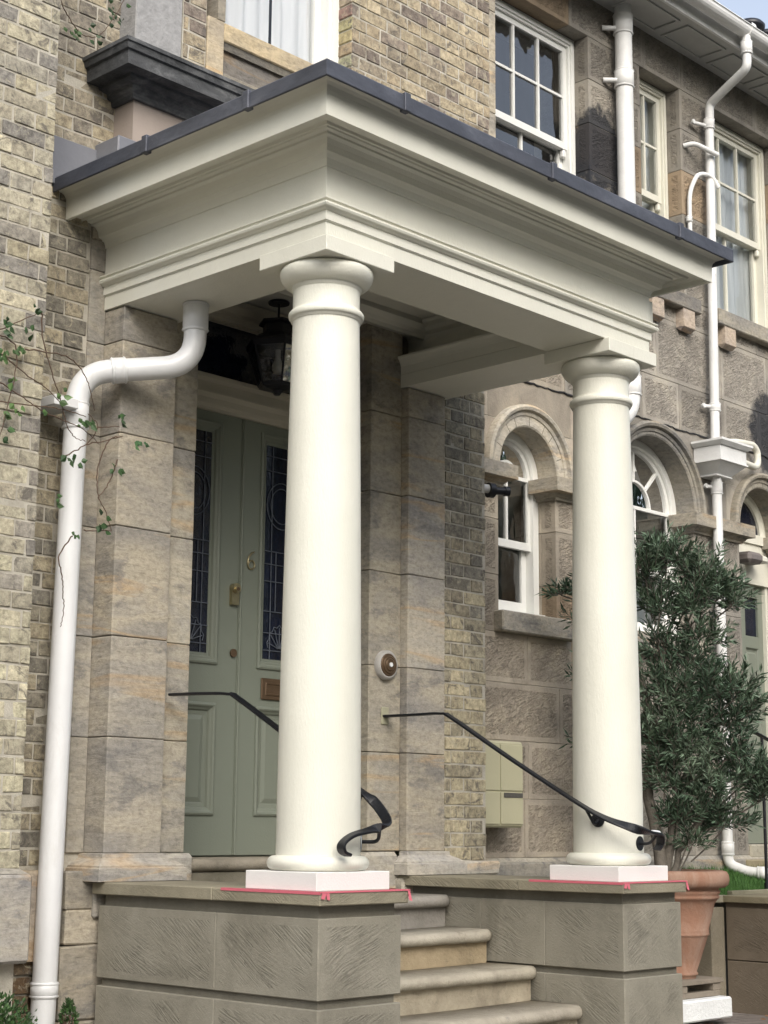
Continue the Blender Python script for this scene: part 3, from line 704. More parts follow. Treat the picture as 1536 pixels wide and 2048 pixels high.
for a, b in ((2.97, A1[0]-A1[2]), (A1[0]+A1[2], A2[0]-A2[2]), (A2[0]+A2[2], A3[0]-A3[2]), (A3[0]+A3[2], 8)):
    mb = MB(); mb.sweep([(a, YW+.15), (a, YW-.0), (b, YW-.0), (b, YW+.15)], IP2, True, col=(.8, .78, .75, 0)); mb.build('impost', ASH, wing)
mb = MB(); P_ = []; x = 3.3
while x < 8.6: P_.append((x, YW-.004+random.uniform(-.002, .002), 4.438+random.uniform(-.007, .007))); x += random.uniform(.02, .06)
mb.tube(P_, [random.uniform(.003, .008) for _ in P_], 6, smooth=False); mb.build('open_joint', ROOM, wing)
def sill(x0, x1, z0, z1, corb, parent=wing, tint=(.8, .79, .77, 0)):
    mb = MB(); mb.cbox(x0, x1, YW-.075, YW+.15, z0, z1, .008, tint, jit=.002); s = mb.build('window_sill', ASH, parent)
    for c in corb:
        m = MB(); m.cbox(c, c+.15, YW-.07, YW+.02, z0-.14, z0-.001, .004, (1.1, .98, .92, 0)); m.add([(c+.001, YW-.066, z0-.14), (c+.149, YW-.066, z0-.14), (c+.14, YW-.03, z0-.165), (c+.01, YW-.03, z0-.165), (c+.001, YW, z0-.14), (c+.149, YW, z0-.14)], [(0, 1, 2, 3), (0, 3, 4), (1, 5, 2), (3, 2, 5, 4)], (1, .9, .85, 0)); m.build('corbel', ASH, s)
sill(3.50, 4.25, 2.785, 2.915, []); sill(4.75, 5.82, 2.785, 2.915, [])
sill(3.49, 4.61, 5.345, 5.458, [3.55, 4.40], tint=(.6, .6, .6, 0)); sill(5.12, 5.84, 5.345, 5.458, [5.20, 5.60], tint=(.5, .5, .52, 0)); sill(6.08, 7.2, 5.335, 5.458, [6.16, 6.9], tint=(.8, .79, .77, 0))
mb = MB(); mb.cbox(2.93, 9, YW-.045, YW+.05, 1.28, 1.395, .012, (.7, .7, .7, 0)); mb.add([(2.93, YW-.03, 1.396), (9, YW-.03, 1.396), (9, YW, 1.42), (2.93, YW, 1.42)], [(0, 1, 2, 3)], (.9, .9, .88, 0)); mb.build('stone_plinth', ASH, wing)
# upper sash windows
slab_window(wing, 3.53, 4.565, 5.47, 7.12, YW+.12, 3, 6.30, 2, 2, WINWHITE, None, fr=.07)
slab_window(wing, 5.20, 5.72, 5.47, 7.12, YW+.12, 2, 6.24, 2, 1, WINCREAM, (GREYCURT, [(.05, .95)]), fr=.06)
slab_window(wing, 6.11, 7.14, 5.47, 7.12, YW+.12, 3, 6.25, 2, 2, WINCREAM, (GREYCURT, [(.03, .97)]), fr=.07)
# arched windows
def arch_window(A, z0, mat, cols, fan, name='arched_window', curtain=None, sashrail=3.40, spokes=0):
    cx, cz, r, R = A; y = YW+.14; w = MB()
    arch_ring(w, cx, cz, [(r, y), (r, y+.1), (r-.055, y+.1), (r-.055, y+.012), (r-.05, y)], None, 40)
    for s in (-1, 1): w.box(min(cx+s*r, cx+s*(r-.055)), max(cx+s*r, cx+s*(r-.055)), y, y+.1, z0, cz)
    w.box(cx-r, cx+r, y-.05, y+.1, z0-.03, z0+.02)
    root = w.build(name, mat, wing)
    s = MB(); a = cx-r+.055; b = cx+r-.055; ri = r-.055; ys = y+.025; ri2 = ri-.028
    arch_ring(s, cx, cz, [(ri, ys), (ri, ys+.03), (ri2, ys+.03), (ri2, ys)], None, 36)
    for xx in (a, b-.028): s.box(xx, xx+.028, ys, ys+.03, sashrail, cz)
    s.box(a, b, ys-.002, ys+.03, cz-.014, cz+.010); s.box(a, b, ys-.003, ys+.03, sashrail-.03, sashrail+.02)
    for i in range(1, cols): xx = a+(b-a)*i/cols; s.box(xx-.009, xx+.009, ys+.002, ys+.028, sashrail+.02, cz-.014)
    rr = fan
    arch_ring(s, cx, cz, [(rr, ys+.001), (rr, ys+.028), (rr-.018, ys+.028), (rr-.018, ys+.001)], None, 24)
    for k in range(1, spokes+1):
        t = pi*k/(spokes+1); p, q = Vector((cos(t), 0, sin(t))), Vector((-sin(t), 0, cos(t)))*.009; c0 = Vector((cx, ys+.002, cz))
        pts = [c0+p*rr-q, c0+p*ri-q, c0+p*ri+q, c0+p*rr+q]; d = Vector((0, .026, 0))
        s.add(pts+[u+d for u in pts], [(0, 1, 2, 3), (4, 7, 6, 5), (0, 4, 5, 1), (2, 6, 7, 3), (1, 5, 6, 2), (3, 7, 4, 0)])
    ys2 = ys+.04
    for xx in (a, b-.045): s.box(xx, xx+.045, ys2, ys2+.03, z0+.02, sashrail)
    s.box(a, b, ys2-.001, ys2+.03, z0+.02, z0+.10)
    s.build('sash', mat, root)
    g = MB(); n = 24
    g.face([(cx+ri*cos(pi*k/n), ys+.015, cz+ri*sin(pi*k/n)) for k in range(n+1)][::-1]); g.face([(a, ys+.015, sashrail), (b, ys+.015, sashrail), (b, ys+.015, cz), (a, ys+.015, cz)]); g.face([(a, ys2+.015, z0), (b, ys2+.015, z0), (b, ys2+.015, sashrail), (a, ys2+.015, sashrail)])
    g.build('glass', GLASS, root); room(root, cx-r, cx+r, z0, cz+r, y+.1)
    if curtain: drape(root, cx-r+.06, cx+r-.05, z0, curtain[1], y+.2, curtain[0])
arch_window(A1, 2.93, WINWHITE, 2, .105, spokes=0)
arch_window(A2, 2.93, WINWHITE, 2, .20, spokes=3, curtain=(CURT, 3.32))
# neighbour's door
cx, cz, r, R = A3; y = YW+.16; w = MB()
arch_ring(w, cx, cz, [(r, y), (r, y+.1), (r-.05, y+.1), (r-.05, y+.02), (r-.03, y)], None, 36)
w.box(cx-r, cx+r, y-.03, y+.1, 3.77, 3.845); w.box(cx-r, cx+r, y-.012, y+.1, 3.47, 3.769)
w.box(cx-r, cx-r+.04, y, y+.1, 1.5, 3.47); w.box(cx+r-.04, cx+r, y, y+.1, 1.5, 3.47); w.box(cx-r, cx+r, y-.02, y+.1, 3.455, 3.49)
nd = w.build('side_door', WINCREAM, wing)
g = MB(); g.face([(cx+(r-.05)*cos(pi*k/24), y+.04, cz+(r-.05)*sin(pi*k/24)) for k in range(25)][::-1]); g.build('glass', NAVY, nd)
mb = MB(); a, b = cx-r+.04, cx+r-.04; yy = y+.03; xm = (a+b)/2
mb.box(a, b, yy+.025, yy+.05, 1.5, 3.46)
rows_ = [(1.50, 1.68), (2.13, 2.30), (2.97, 3.06), (3.36, 3.455)]
for p in ((a, a+.07), (xm-.035, xm+.035), (b-.07, b)): mb.box(p[0], p[1], yy, yy+.03, 1.5, 3.455)
for z0, z1 in rows_:
    for p in ((a+.07, xm-.035), (xm+.035, b-.07)): mb.box(p[0], p[1], yy+.0004, yy+.03, z0, z1)
for z0, z1 in ((1.68, 2.13), (2.30, 2.97)):
    for p in ((a+.07, xm-.035), (xm+.035, b-.07)): r_ = panelmould(mb, p[0], p[1], z0, z1, yy, [(0, 0), (.008, .012), (.012, .02), (.03, .02), (.045, .008)]); mb.face(r_)
mb.build('door_leaf', SAGE, nd)
mb = MB()
for p in ((a+.07, xm-.035), (xm+.035, b-.07)): mb.box(p[0], p[1], yy+.018, yy+.024, 3.06, 3.36)
mb.build('door_glass', NAVY, nd)
mb = MB(); mb.cbox(cx-r, cx+r, YW-.02, YW+.3, 1.40, 1.495, .01, (1, .98, .9, 0)); mb.cbox(cx-r-.12, cx+r+.3, YW-.06, YW+.25, 1.0, 1.39, .01, (.75, .68, .5, 0)); mb.build('threshold', STEP, nd)
# eaves: soffit, frieze boards, fascia
ez = 7.42; mb = MB(); mb.box(2.0, 9.75, .325, YW+.3, ez, ez+.05); 
x = 2.3
while x < 9.2:
    for (p, q, s_, t_) in ((x, x+.52, .40, .42), (x, x+.52, .62, .64)): mb.box(p, q, s_, t_, ez-.014, ez-.0005)
    mb.box(x, x+.02, .421, .619, ez-.014, ez-.0005); mb.box(x+.50, x+.52, .421, .619, ez-.014, ez-.0005); x += .62
mb.build('soffit', mat_pale('soffit_paint', (.42, .42, .40), (.52, .52, .50)), wing)
mb = MB(); mb.sweep([(2.0, .325), (9.75, .325)], [(0, ez-.02), (.02, ez-.02), (.025, ez+.0), (.025, ez+.10), (0, ez+.10)], True); mb.build('fascia', OLDWHITE, wing)
mb = MB()
gp = [(.045+.055+.062*cos(pi+pi*k/10), ez+.09+.062*sin(pi+pi*k/10)) for k in range(11)]
gp = [(o, z) for o, z in gp]+[(.165, ez+.105), (.17, ez+.095)]
gq = gp+[(o-(.004 if o > .1 else -.004), z+.004) for o, z in gp[::-1]]
mb.sweep([(2.0, .325), (9.75, .325)], gq, True)
for x in (4.05, 4.95, 5.9, 6.35, 7.2, 8.2): mb.sweep([(x, .325), (x+.05, .325)], [(o+(.006 if o > .1 else -.006)*(1), z-.006) for o, z in gp]+[(o, z+.02) for o, z in gp[::-1]], True)
gut = mb.build('gutter', OLDWHITE, wing)
mb = MB(); mb.add([(2.0, .26, ez+.13), (9.75, .26, ez+.13), (9.75, 4.5, ez+1.6), (2.0, 4.5, ez+1.6), (9.75, 4.5, ez+.05), (9.75, .33, ez+.05)], [(0, 1, 2, 3), (1, 5, 4, 2)]); mb.box(9.3, 9.49, YW+.45, 4.4, .3, ez+.05); mb.build('roof', TILE, wing)

# ================================================================ PORTICO
por = thing('portico', 'cream painted entrance portico with two smooth round columns and lead edged flat roof', 'portico', (1.336, -.5, 1.355))
BX0, BX1, BYF = .185, 2.487, -1.172
outer = [(0, 3.967), (0, 4.032), (.006, 4.0325), (.006, 4.0345), (.002, 4.036), (.010, 4.0365), (.010, 4.076), (.018, 4.078), (.022, 4.083), (.034, 4.088), (.038, 4.097), (.034, 4.106), (.022, 4.109), (.026, 4.116), (.034, 4.118), (.034, 4.124), (.004, 4.126),
         (.004, 4.268), (.010, 4.269), (.012, 4.282), (.020, 4.298), (.036, 4.308), (.050, 4.311), (.052, 4.320), (.058, 4.338), (.072, 4.354), (.090, 4.361), (.092, 4.370), (.112, 4.372), (.116, 4.378), (.140, 4.379), (.145, 4.366), (.150, 4.377), (.214, 4.377), (.216, 4.351), (.234, 4.351),
         (.236, 4.436), (.240, 4.452), (.252, 4.466), (.268, 4.474), (.284, 4.478), (.284, 4.492)]
inner = [(-.19, 4.492), (-.19, 4.352), (-.30, 4.35), (-.285, 4.335), (-.25, 4.325), (-.235, 4.305), (-.20, 4.295), (-.19, 4.27), (-.19, 4.142), (-.385, 4.14), (-.385, 4.128), (-.375, 4.118), (-.365, 4.098), (-.362, 4.088), (-.36, 4.085), (-.36, 4.04), (-.355, 4.038), (-.36, 4.036), (-.36, 3.967)]
mb = MB(); mb.sweep([(BX0, YR-.004), (BX0, BYF), (BX1, BYF), (BX1, YR-.004)], outer+inner, True); ent = mb.build('entablature', CREAM, por)
bv = ent.modifiers.new('soft_edges', 'BEVEL'); bv.width = .0022; bv.segments = 2; bv.limit_method = 'ANGLE'; bv.angle_limit = radians(35)
mb = MB(); mb.box(BX0+.18, BX1-.18, BYF+.18, .56, 4.355, 4.40)
mb.sweep([(2.32, .213), (.36, .213)], [(0, 4.27), (-.02, 4.275), (-.025, 4.30), (-.06, 4.31), (-.09, 4.33), (-.10, 4.354), (0, 4.354)][::-1], True)
mb.sweep([(.36, .213), (2.32, .213)], [(0, 4.27), (.02, 4.275), (.025, 4.295), (.06, 4.305), (.09, 4.33), (.10, 4.354), (0, 4.3545)], True)
mb.box(.5, 2.2, .213, .7, 4.29, 4.354)
mb.build('ceiling', CREAM, por)
mb = MB(); mb.cbox(2.4925, 2.556, -1.155, -.99, 4.138, 4.262, .004); eb = mb.build('end_block', CREAM, por); mb = MB(); mb.box(2.4925, 2.552, -1.1575, -1.1555, 4.128, 4.142); mb.build('dark_gap', BLACKP, eb)
# lead roof
mb = MB()
mb.sweep([(BX0, YR-.004), (BX0, BYF), (BX1, BYF), (BX1, YR-.004)], [(.278, 4.494), (.300, 4.488), (.306, 4.462), (.311, 4.460), (.316, 4.464), (.316, 4.526), (.310, 4.533), (.298, 4.534), (.298, 4.495)], True)
for ax, p in (('y', -1.022), ('y', -.364), ('x', .328), ('x', 1.302), ('x', 2.321)):
    if ax == 'y': mb.cbox(BX0-.324, BX0-.29, p-.018, p+.018, 4.459, 4.540, .003)
    else: mb.cbox(p-.018, p+.018, BYF-.324, BYF-.29, 4.459, 4.540, .003)
lf = mb.build('lead_edge', LEAD, por)
bv = lf.modifiers.new('soft_edges', 'BEVEL'); bv.width = .003; bv.segments = 2; bv.limit_method = 'ANGLE'
mb = MB(); X0, X1, Y0 = BX0-.297, BX1+.297, BYF-.297
mb.add([(X0, Y0, 4.520), (X1, Y0, 4.520), (X1, YR-.01, 4.524), (X0, YR-.01, 4.524)], [(0, 1, 2, 3)])
for p in (.328, 1.302, 2.1): mb.tube([(p, Y0+.05, 4.522), (p, .15, 4.526)], .012, 8)
mb.build('lead_roof', LEAD, por)
mb = MB(); mb.cbox(-.351, .12, YR-.022, YR-.010, 4.5, 4.735, .004); mb.cbox(.095, .215, YB-.06, YR-.005, 4.5, 4.765, .006); mb.cbox(.2, 2.2, YB-.045, YB-.021, 4.5, 4.765, .004); mb.build('lead_upstand', LEADPALE, por)
# columns
def column(cx, cy):
    prof = [(.1675, 1.486), (.1675, 1.50), (.1665, 1.56)]
    n = 22
    for i in range(1, n+1):
        t = i/n; r = .1672-(.1672-.1405)*(t**1.45); prof.append((r, 1.56+t*(3.668-1.56)))
    prof += [(.1415, 3.672), (.148, 3.674), (.148, 3.683), (.153, 3.684), (.1575, 3.690), (.159, 3.6985), (.1575, 3.707), (.153, 3.713), (.146, 3.716), (.142, 3.720), (.1405, 3.728), (.1405, 3.80), (.142, 3.806), (.147, 3.808), (.147, 3.820), (.150, 3.821)]
    mb = MB(); mb.lathe(cx, cy, prof, 72); root = mb.build('column', CREAM, por)
    mb = MB(); mb.lathe(cx, cy, [(.150, 3.821), (.160, 3.824), (.174, 3.832), (.187, 3.846), (.195, 3.862), (.198, 3.876), (.196, 3.889), (.190, 3.897), (.15, 3.8985)], 72); mb.build('capital', CREAM, root)
    mb = MB(); mb.cbox(cx-.202, cx+.202, cy-.202, cy+.202, 3.899, 3.966, .0025); mb.build('abacus', CREAM, root)
    mb = MB(); mb.lathe(cx, cy, [(.16, 1.4285)]+[(.173+.029*cos(t), 1.4575+.029*sin(t)) for t in [-pi/2+pi*k/14 for k in range(15)]]+[(.168, 1.4868)], 72); mb.build('torus', CREAM, root)
    mb = MB(); mb.cbox(cx-.201, cx+.201, cy-.201, cy+.201, 1.357, 1.428, .0025); mb.build('plinth', PRIMER, root)
column(.365, -.998); column(2.307, -.998)

# ================================================================ PIERS, STEPS
def pier(x0, x1, y1, name_label, capx0, capx1, split, parent=None):
    t = thing('pier_wall', name_label, 'stone pier', ((x0+x1)/2, -.6, GZ))
    yf = -1.207
    mb = MB(); mb.box(x0+.02, x1-.02, yf+.02, y1-.02, GZ-.1, 1.304, (.72, .72, .72, 0)); 
    for z0, z1 in ((.957, 1.257), (.625, .925), (.29, .593)):
        ys = [yf]+split+[y1]
        for i in range(len(ys)-1):
            f = random.uniform(.95, 1.06); mb.cbox(x0, x1, ys[i]+(.0004 if i else 0), ys[i+1]-.0004, z0, z1, .0035, (f, f, f, 0), tool=.028, tf='xy')
    mb.build('tooled_blocks', PIER, t)
    mb = MB(); sp = [-1.24, -.62, y1+.02]
    for a, b in zip(sp, sp[1:]): f = random.uniform(1.0, 1.12); mb.cbox(capx0, capx1, a+.001, b-.001, 1.3045, 1.355, .004, (f, f*.97, f*.88, 0), jit=.0015)
    mb.build('coping', PIER, t)
    return t
pier(.17, .626, .15, 'left tooled stone pier carrying the nearer column', .145, .637, [-.62])
pier(2.125, 2.597, .15, 'tooled stone pier right of the steps carrying the farther column', 2.083, 2.604, [-.75, -.35])
st = thing('stone_steps', 'worn pale stone steps with rounded nosings between the two piers', 'steps', (1.35, -.7, GZ))
fr_y = [-.185, -.455, -.728, -1.0, -1.275]; tz = [1.268, 1.113, .954, .796, .64]
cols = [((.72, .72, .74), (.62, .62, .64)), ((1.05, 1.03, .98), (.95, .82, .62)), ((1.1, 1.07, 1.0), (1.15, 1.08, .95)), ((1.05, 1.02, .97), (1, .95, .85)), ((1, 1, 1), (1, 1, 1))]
for i, (fy, z) in enumerate(zip(fr_y, tz)):
    yb = .2 if i == 0 else fr_y[i-1]+.05; ct, cr = cols[i]; mb = MB(); x0, x1 = .632, 2.118; n = 34; r = .031
    ring = []
    sec = [(yb, z), (fy+r, z)]+[(fy+r+r*cos(a), z-r+r*sin(a)) for a in [pi/2+pi*k/8 for k in range(1, 9)]]+[(yb, z-2*r)]
    vs = []
    for k in range(n+1):
        x = x0+(x1-x0)*k/n; sh = 0
        e = max(0, (x-(x1-.035))/.035); wv = .0035*sin(k*1.7+i*2)+random.uniform(-.002, .002); dip = -.006*sin(pi*k/n)
        for (yy, zz) in sec: 
            ya = yy if yy > fy+r+.001 or yy == yb else yy+r*.9*e*e+wv
            vs.append((x, ya, zz+(dip if zz > z-r else 0)))
    L = len(sec); fs = [(k*L+j, k*L+(j+1) % L, (k+1)*L+(j+1) % L, (k+1)*L+j) for k in range(n) for j in range(L)]+[tuple(range(L))[::-1], tuple(n*L+j for j in range(L))]
    mb.add(vs, fs, ct+(0,), smooth=True)
    mb.box(x0+.001, x1-.02, fy+.045, yb, z-.165, z-2*r-.002, cr+(0,))
    so_ = mb.build('step', STEP, st); so_.data.update()
# pink masking tape round the plinths
def tape(x0, x1, yb, lab):
    mb = MB(); z = 1.3562
    mb.box(x0-.0005, x0+.018, yb, -1.24, z, z+.0012); mb.box(x0-.0008, x1, -1.2405, -1.212, z+.0003, z+.0016)
    mb.box(x0-.0018, x0-.0006, yb, -1.2408, 1.347, z+.0012); mb.box(x0-.0018, x1+.0018, -1.2425, -1.2412, 1.3525, z+.0015)
    mb.box(x1+.0004, x1+.0016, -1.2412, -1.0, 1.346, z+.0012)
    for dx, dz, w in ((-.014, -.022, .022), (.006, -.026, .018)):
        mb.add([(x0+.02+dx, -1.2432, 1.352), (x0+.02+dx+w, -1.2436, 1.352), (x0+.02+dx*1.6+w*.8, -1.2468, 1.352+dz), (x0+.02+dx*1.6, -1.2455, 1.352+dz*.9)], [(0, 1, 2, 3)])
    mb.add([(x1-.012, -1.243, 1.352), (x1+.001, -1.243, 1.35), (x1+.004, -1.252, 1.312), (x1-.012, -1.249, 1.318)], [(0, 1, 2, 3)])
    tag(mb.build('masking_tape', TAPE), lab, 'tape', 'pink tape round the column plinths')
tape(.145, .637, -.675, 'pink masking tape with a torn tab on the nearer pier edge'); tape(2.083, 2.604, -.69, 'pink masking tape along the coping of the farther pier')

# ================================================================ HANDRAILS
def ribbon(mb, pts, w, th):
    """flat bar: width vector interpolated, pts = [(pos, widthdir)]"""
    n = len(pts); vs = []
    for i, (p, wd) in enumerate(pts):
        p = Vector(p); d = (Vector(pts[min(i+1, n-1)][0])-Vector(pts[max(i-1, 0)][0])).normalized(); wd = Vector(wd); wd = (wd-d*wd.dot(d)).normalized(); nn = d.cross(wd)
        for a, b in ((-1, -1), (-.8, -1.6), (.8, -1.6), (1, -1), (1, 1), (.8, 1.6), (-.8, 1.6), (-1, 1)): vs.append(p+wd*a*w/2+nn*b*th/2)
    L = 8; fs = [(k*L+j, k*L+(j+1) % L, (k+1)*L+(j+1) % L, (k+1)*L+j) for k in range(n-1) for j in range(L)]+[tuple(range(L))[::-1], tuple((n-1)*L+j for j in range(L))]
    mb.add(vs, fs, smooth=False)
def rail(pts, wds, lab, mirror, brackets):
    t = thing('handrail', lab, 'handrail', pts[0], None)
    P = catm(pts, 10); Wd = catm(wds, 10); mb = MB(); ribbon(mb, list(zip(P, Wd)), .042, .008); mb.build('rail', IRON, t)
    for (pl, pn, mid, top) in brackets:
        mb = MB(); mb.disc(pl, pn, .034, .006, 24); mb.tube(bend([Vector(pl), mid, top], .03), .0075, 8); b = mb.build('bracket', IRON, t)
    return t
X = (1, 0, 0)
t1 = rail([(.545, .165, 2.186), (.575, -.03, 2.184), (.60, -.175, 2.176), (.605, -.235, 2.152), (.605, -.60, 1.955), (.603, -.98, 1.752), (.612, -1.07, 1.695), (.60, -1.145, 1.630), (.54, -1.195, 1.600), (.43, -1.215, 1.585), (.33, -1.222, 1.566), (.275, -1.222, 1.535), (.278, -1.22, 1.505), (.31, -1.22, 1.492)],
     [X, X, X, X, X, (1, .1, .05), (.5, -.4, .55), (.28, -.43, .58), (.5, -.6, .4), (.1, .9, .3), (0, 1, .1), (0, 1, 0), (0, 1, 0), (0, 1, 0)],
     'black iron handrail curling round the nearer column', 0,
     [((.505, -1.09, 1.54), (.8, -.6, 0), (.54, -1.16, 1.54), (.50, -1.205, 1.594)), ((.532, -.99, 1.70), (1, 0, 0), (.58, -.995, 1.66), (.606, -1.0, 1.735))])
t2 = rail([(2.018, .212, 2.168), (2.03, -.0, 2.168), (2.045, -.16, 2.168), (2.05, -.235, 2.140), (2.065, -.60, 1.93), (2.082, -.98, 1.722), (2.10, -1.12, 1.652), (2.15, -1.235, 1.608), (2.225, -1.285, 1.583), (2.30, -1.285, 1.577), (2.345, -1.27, 1.565), (2.37, -1.25, 1.53), (2.35, -1.245, 1.505)],
     [X, X, X, X, X, X, (1, -.1, .2), (.8, -.5, .3), (.4, -.9, .1), (.1, -1, 0), (0, -1, 0), (0, -1, 0), (0, -1, 0)],
     'black iron handrail ending against the farther column', 1,
     [((2.150, -1.055, 1.640), (-1, -.2, 0), (2.115, -1.06, 1.615), (2.088, -1.03, 1.69)), ((2.33, -1.16, 1.532), (.1, -1, 0), (2.335, -1.215, 1.53), (2.315, -1.265, 1.57))])
mb = MB(); mb.cbox(1.99, 2.045, .207, .215, 2.125, 2.215, .003); mb.build('wall_plate', plain('limewashed_plate', (.35, .34, .24), .9, .2, 20), t2)
mb = MB(); mb.tube([(2.255, -1.286, 1.588), (2.31, -1.285, 1.583), (2.345, -1.275, 1.572)], [.008, .010, .006], 8); mb.build('white_sliver', WHITE, t2)  # thin white sliver along the outer end of the rail
mb = MB(); mb.disc((.502, -1.093, 1.535), (.8, -.6, 0), .038, .003, 24); mb.build('scuffed_patch', plain('scuffed_primer', (.35, .38, .40), .6, .5, 40), t1)

# ================================================================ PIPES
def collar(mb_, c, d, r, l=.05, mat=None, parent=None):
    mb = MB()
    c = Vector(c); d = Vector(d).normalized(); mat, parent = CM
    mb.tube([c-d*l/2, c-d*l/2+d*.004, c+d*l/2-d*.004, c+d*l/2], [r, r+.006, r+.006, r], 28)
    for s in (-1, 1): mb.tube([c+d*(s*l/2-.007), c+d*(s*l/2), c+d*(s*l/2+.007)], [r+.004, r+.010, r+.004], 28)
    return mb.build('pipe_socket', mat, parent)
dp = thing('downpipe', 'smooth white plastic downpipe with swan neck left of the portico', 'downpipe', (-.045, .2, GZ))
mb = MB(); PY = .205
path = bend([(.408, -.085, 3.955), (.408, -.085, 3.655), (.015, .13, 3.615), (-.028, .165, 3.60), (-.028, .175, 3.43)], .16, 12)
path = bend([(.410, -.09, 3.97), (.410, -.09, 3.67), (-.022, .195, 3.60), (-.024, PY, 3.3), (-.056, PY, GZ+.3)], .15, 14)
mb.tube(path, .0525, 32)
mb.build('pipe', WHITE, dp)
CM = (WHITE, dp); collar(mb, (.410, -.09, 3.90), (0, 0, 1), .053, .12); 
dv = Vector((-.432, .285, -.07)).normalized(); collar(mb, Vector((.410, -.09, 3.67))+dv*.345, dv, .053, .055)
collar(mb, (-.024, PY, 3.40), (0, 0, 1), .053, .11); collar(mb, (-.054, PY, .915), (0, 0, 1), .053, .05)
mb = MB(); mb.cbox(-.20, -.07, .12, .32, 3.41, 3.455, .003); mb.build('pipe_clip', WHITE, dp)
sp = thing('soil_pipe', 'thick white painted soil pipe rising behind the portico roof', 'pipe', (4.86, .60, 4.3))
mb = MB(); mb.tube(bend([(4.86, .60, 7.42), (4.87, .60, 4.44), (4.70, .60, 4.30), (4.55, .60, 4.28)], .16, 10), .062, 28); mb.build('pipe', OLDWHITE, sp)
CM = (OLDWHITE, sp); collar(mb, (4.86, .60, 7.28), (0, 0, 1), .064, .14); collar(mb, (4.86, .60, 6.86), (0, 0, 1), .064, .12); collar(mb, (4.87, .60, 4.60), (0, 0, 1), .064, .13); 
for z in (7.24, 6.84):
    for q in (-1, 1): mb = MB(); mb.tube([(4.86+q*.06, .62, z), (4.86+q*.13, .69, z)], .018, 10); mb.build('pipe_clip', OLDWHITE, sp)
rp = thing('rainwater_pipe', 'slim white rainwater pipe with hopper head on the stone house front', 'downpipe', (5.95, .62, 1.2))
mb = MB(); mb.tube(bend([(5.91, .22, 7.50), (5.91, .22, 7.20), (6.02, .62, 7.07), (6.005, .62, 6.90), (5.955, .62, 4.34)], .045, 5), .034, 20)
mb.tube(bend([(5.93, .60, 4.16), (5.955, .62, 4.0), (5.96, .62, 1.36), (6.02, .50, 1.31), (6.10, .33, 1.30), (6.12, .28, 1.15), (6.12, .28, .9)], .05, 6), .036, 20)
mb.build('pipe', OLDWHITE, rp)
CM = (OLDWHITE, rp); collar(mb, (5.91, .22, 7.36), (0, 0, 1), .038, .09); collar(mb, (6.00, .62, 6.90), (0, 0, 1), .036, .07); collar(mb, (5.965, .62, 4.66), (0, 0, 1), .036, .05); collar(mb, (5.955, .62, 4.05), (0, 0, 1), .037, .08); collar(mb, (5.96, .62, 1.47), (0, 0, 1), .038, .08); collar(mb, (6.06, .415, 1.305), (.5, -.85, 0), .038, .05); 
for z, L_ in ((6.88, .12), (4.665, .09), (4.06, .09)): mb = MB(); mb.tube([(5.96, .63, z), (5.96-L_, .67, z)], .014, 8); mb.disc((5.96-L_, .66, z), (0, -1, 0), .018, .012, 12); mb.build('pipe_clip', OLDWHITE, rp)
mb = MB(); hx0, hx1, hy0 = 5.78, 6.13, .44
def frust(a, z0, b, z1):
    v = [(a[0], a[2], z0), (a[1], a[2], z0), (a[1], YW-.005, z0), (a[0], YW-.005, z0), (b[0], b[2], z1), (b[1], b[2], z1), (b[1], YW-.005, z1), (b[0], YW-.005, z1)]
    mb.add(v, [(0, 1, 5, 4), (1, 2, 6, 5), (2, 3, 7, 6), (3, 0, 4, 7), (0, 3, 2, 1), (4, 5, 6, 7)])
frust((5.86, 6.05, .56), 4.135, (hx0, hx1, .47), 4.215); frust((hx0-.01, hx1+.01, .46), 4.2155, (hx0-.01, hx1+.01, .46), 4.225); frust((hx0, hx1, .47), 4.2255, (hx0, hx1, .47), 4.33); frust((hx0-.01, hx1+.01, .455), 4.3305, (hx0-.035, hx1+.035, .43), 4.355); frust((hx0-.035, hx1+.035, .43), 4.3555, (hx0-.035, hx1+.035, .43), 4.372)
frust((5.85, 6.06, .55), 4.125, (5.85, 6.06, .55), 4.1345)
mb.build('hopper_head', OLDWHITE, rp)
ov = thing('overflow_pipe', 'short white overflow pipe stub above the bent waste pipe', 'pipe', (5.76, .69, 6.66)); mb = MB(); mb.tube(bend([(5.76, .70, 6.67), (5.80, .63, 6.685), (6.00, .55, 6.63)], .04), .019, 12); mb.build('pipe', OLDWHITE, ov)
ov = thing('waste_pipe', 'thin white waste pipe bent like a crook beside the rainwater pipe', 'pipe', (5.76, .67, 5.5)); mb = MB(); mb.tube(bend([(6.03, .57, 6.38), (5.99, .60, 6.47), (5.86, .64, 6.47), (5.77, .665, 6.30), (5.76, .665, 5.62)], .12, 8), .017, 12); mb.build('pipe', OLDWHITE, ov); CM = (OLDWHITE, ov); collar(mb, (5.76, .665, 6.08), (0, 0, 1), .017, .03)
ov = thing('trap_pipe', 'cream U shaped waste pipe feeding the hopper head', 'pipe', (6.5, .66, 4.42)); mb = MB(); mb.tube(bend([(6.14, .56, 4.285), (6.50, .62, 4.295), (6.56, .63, 4.33), (6.56, .63, 4.43), (6.50, .63, 4.47), (6.26, .62, 4.45), (6.20, .69, 4.45)], .04, 6), .026, 14); mb.build('pipe', WINCREAM, ov)

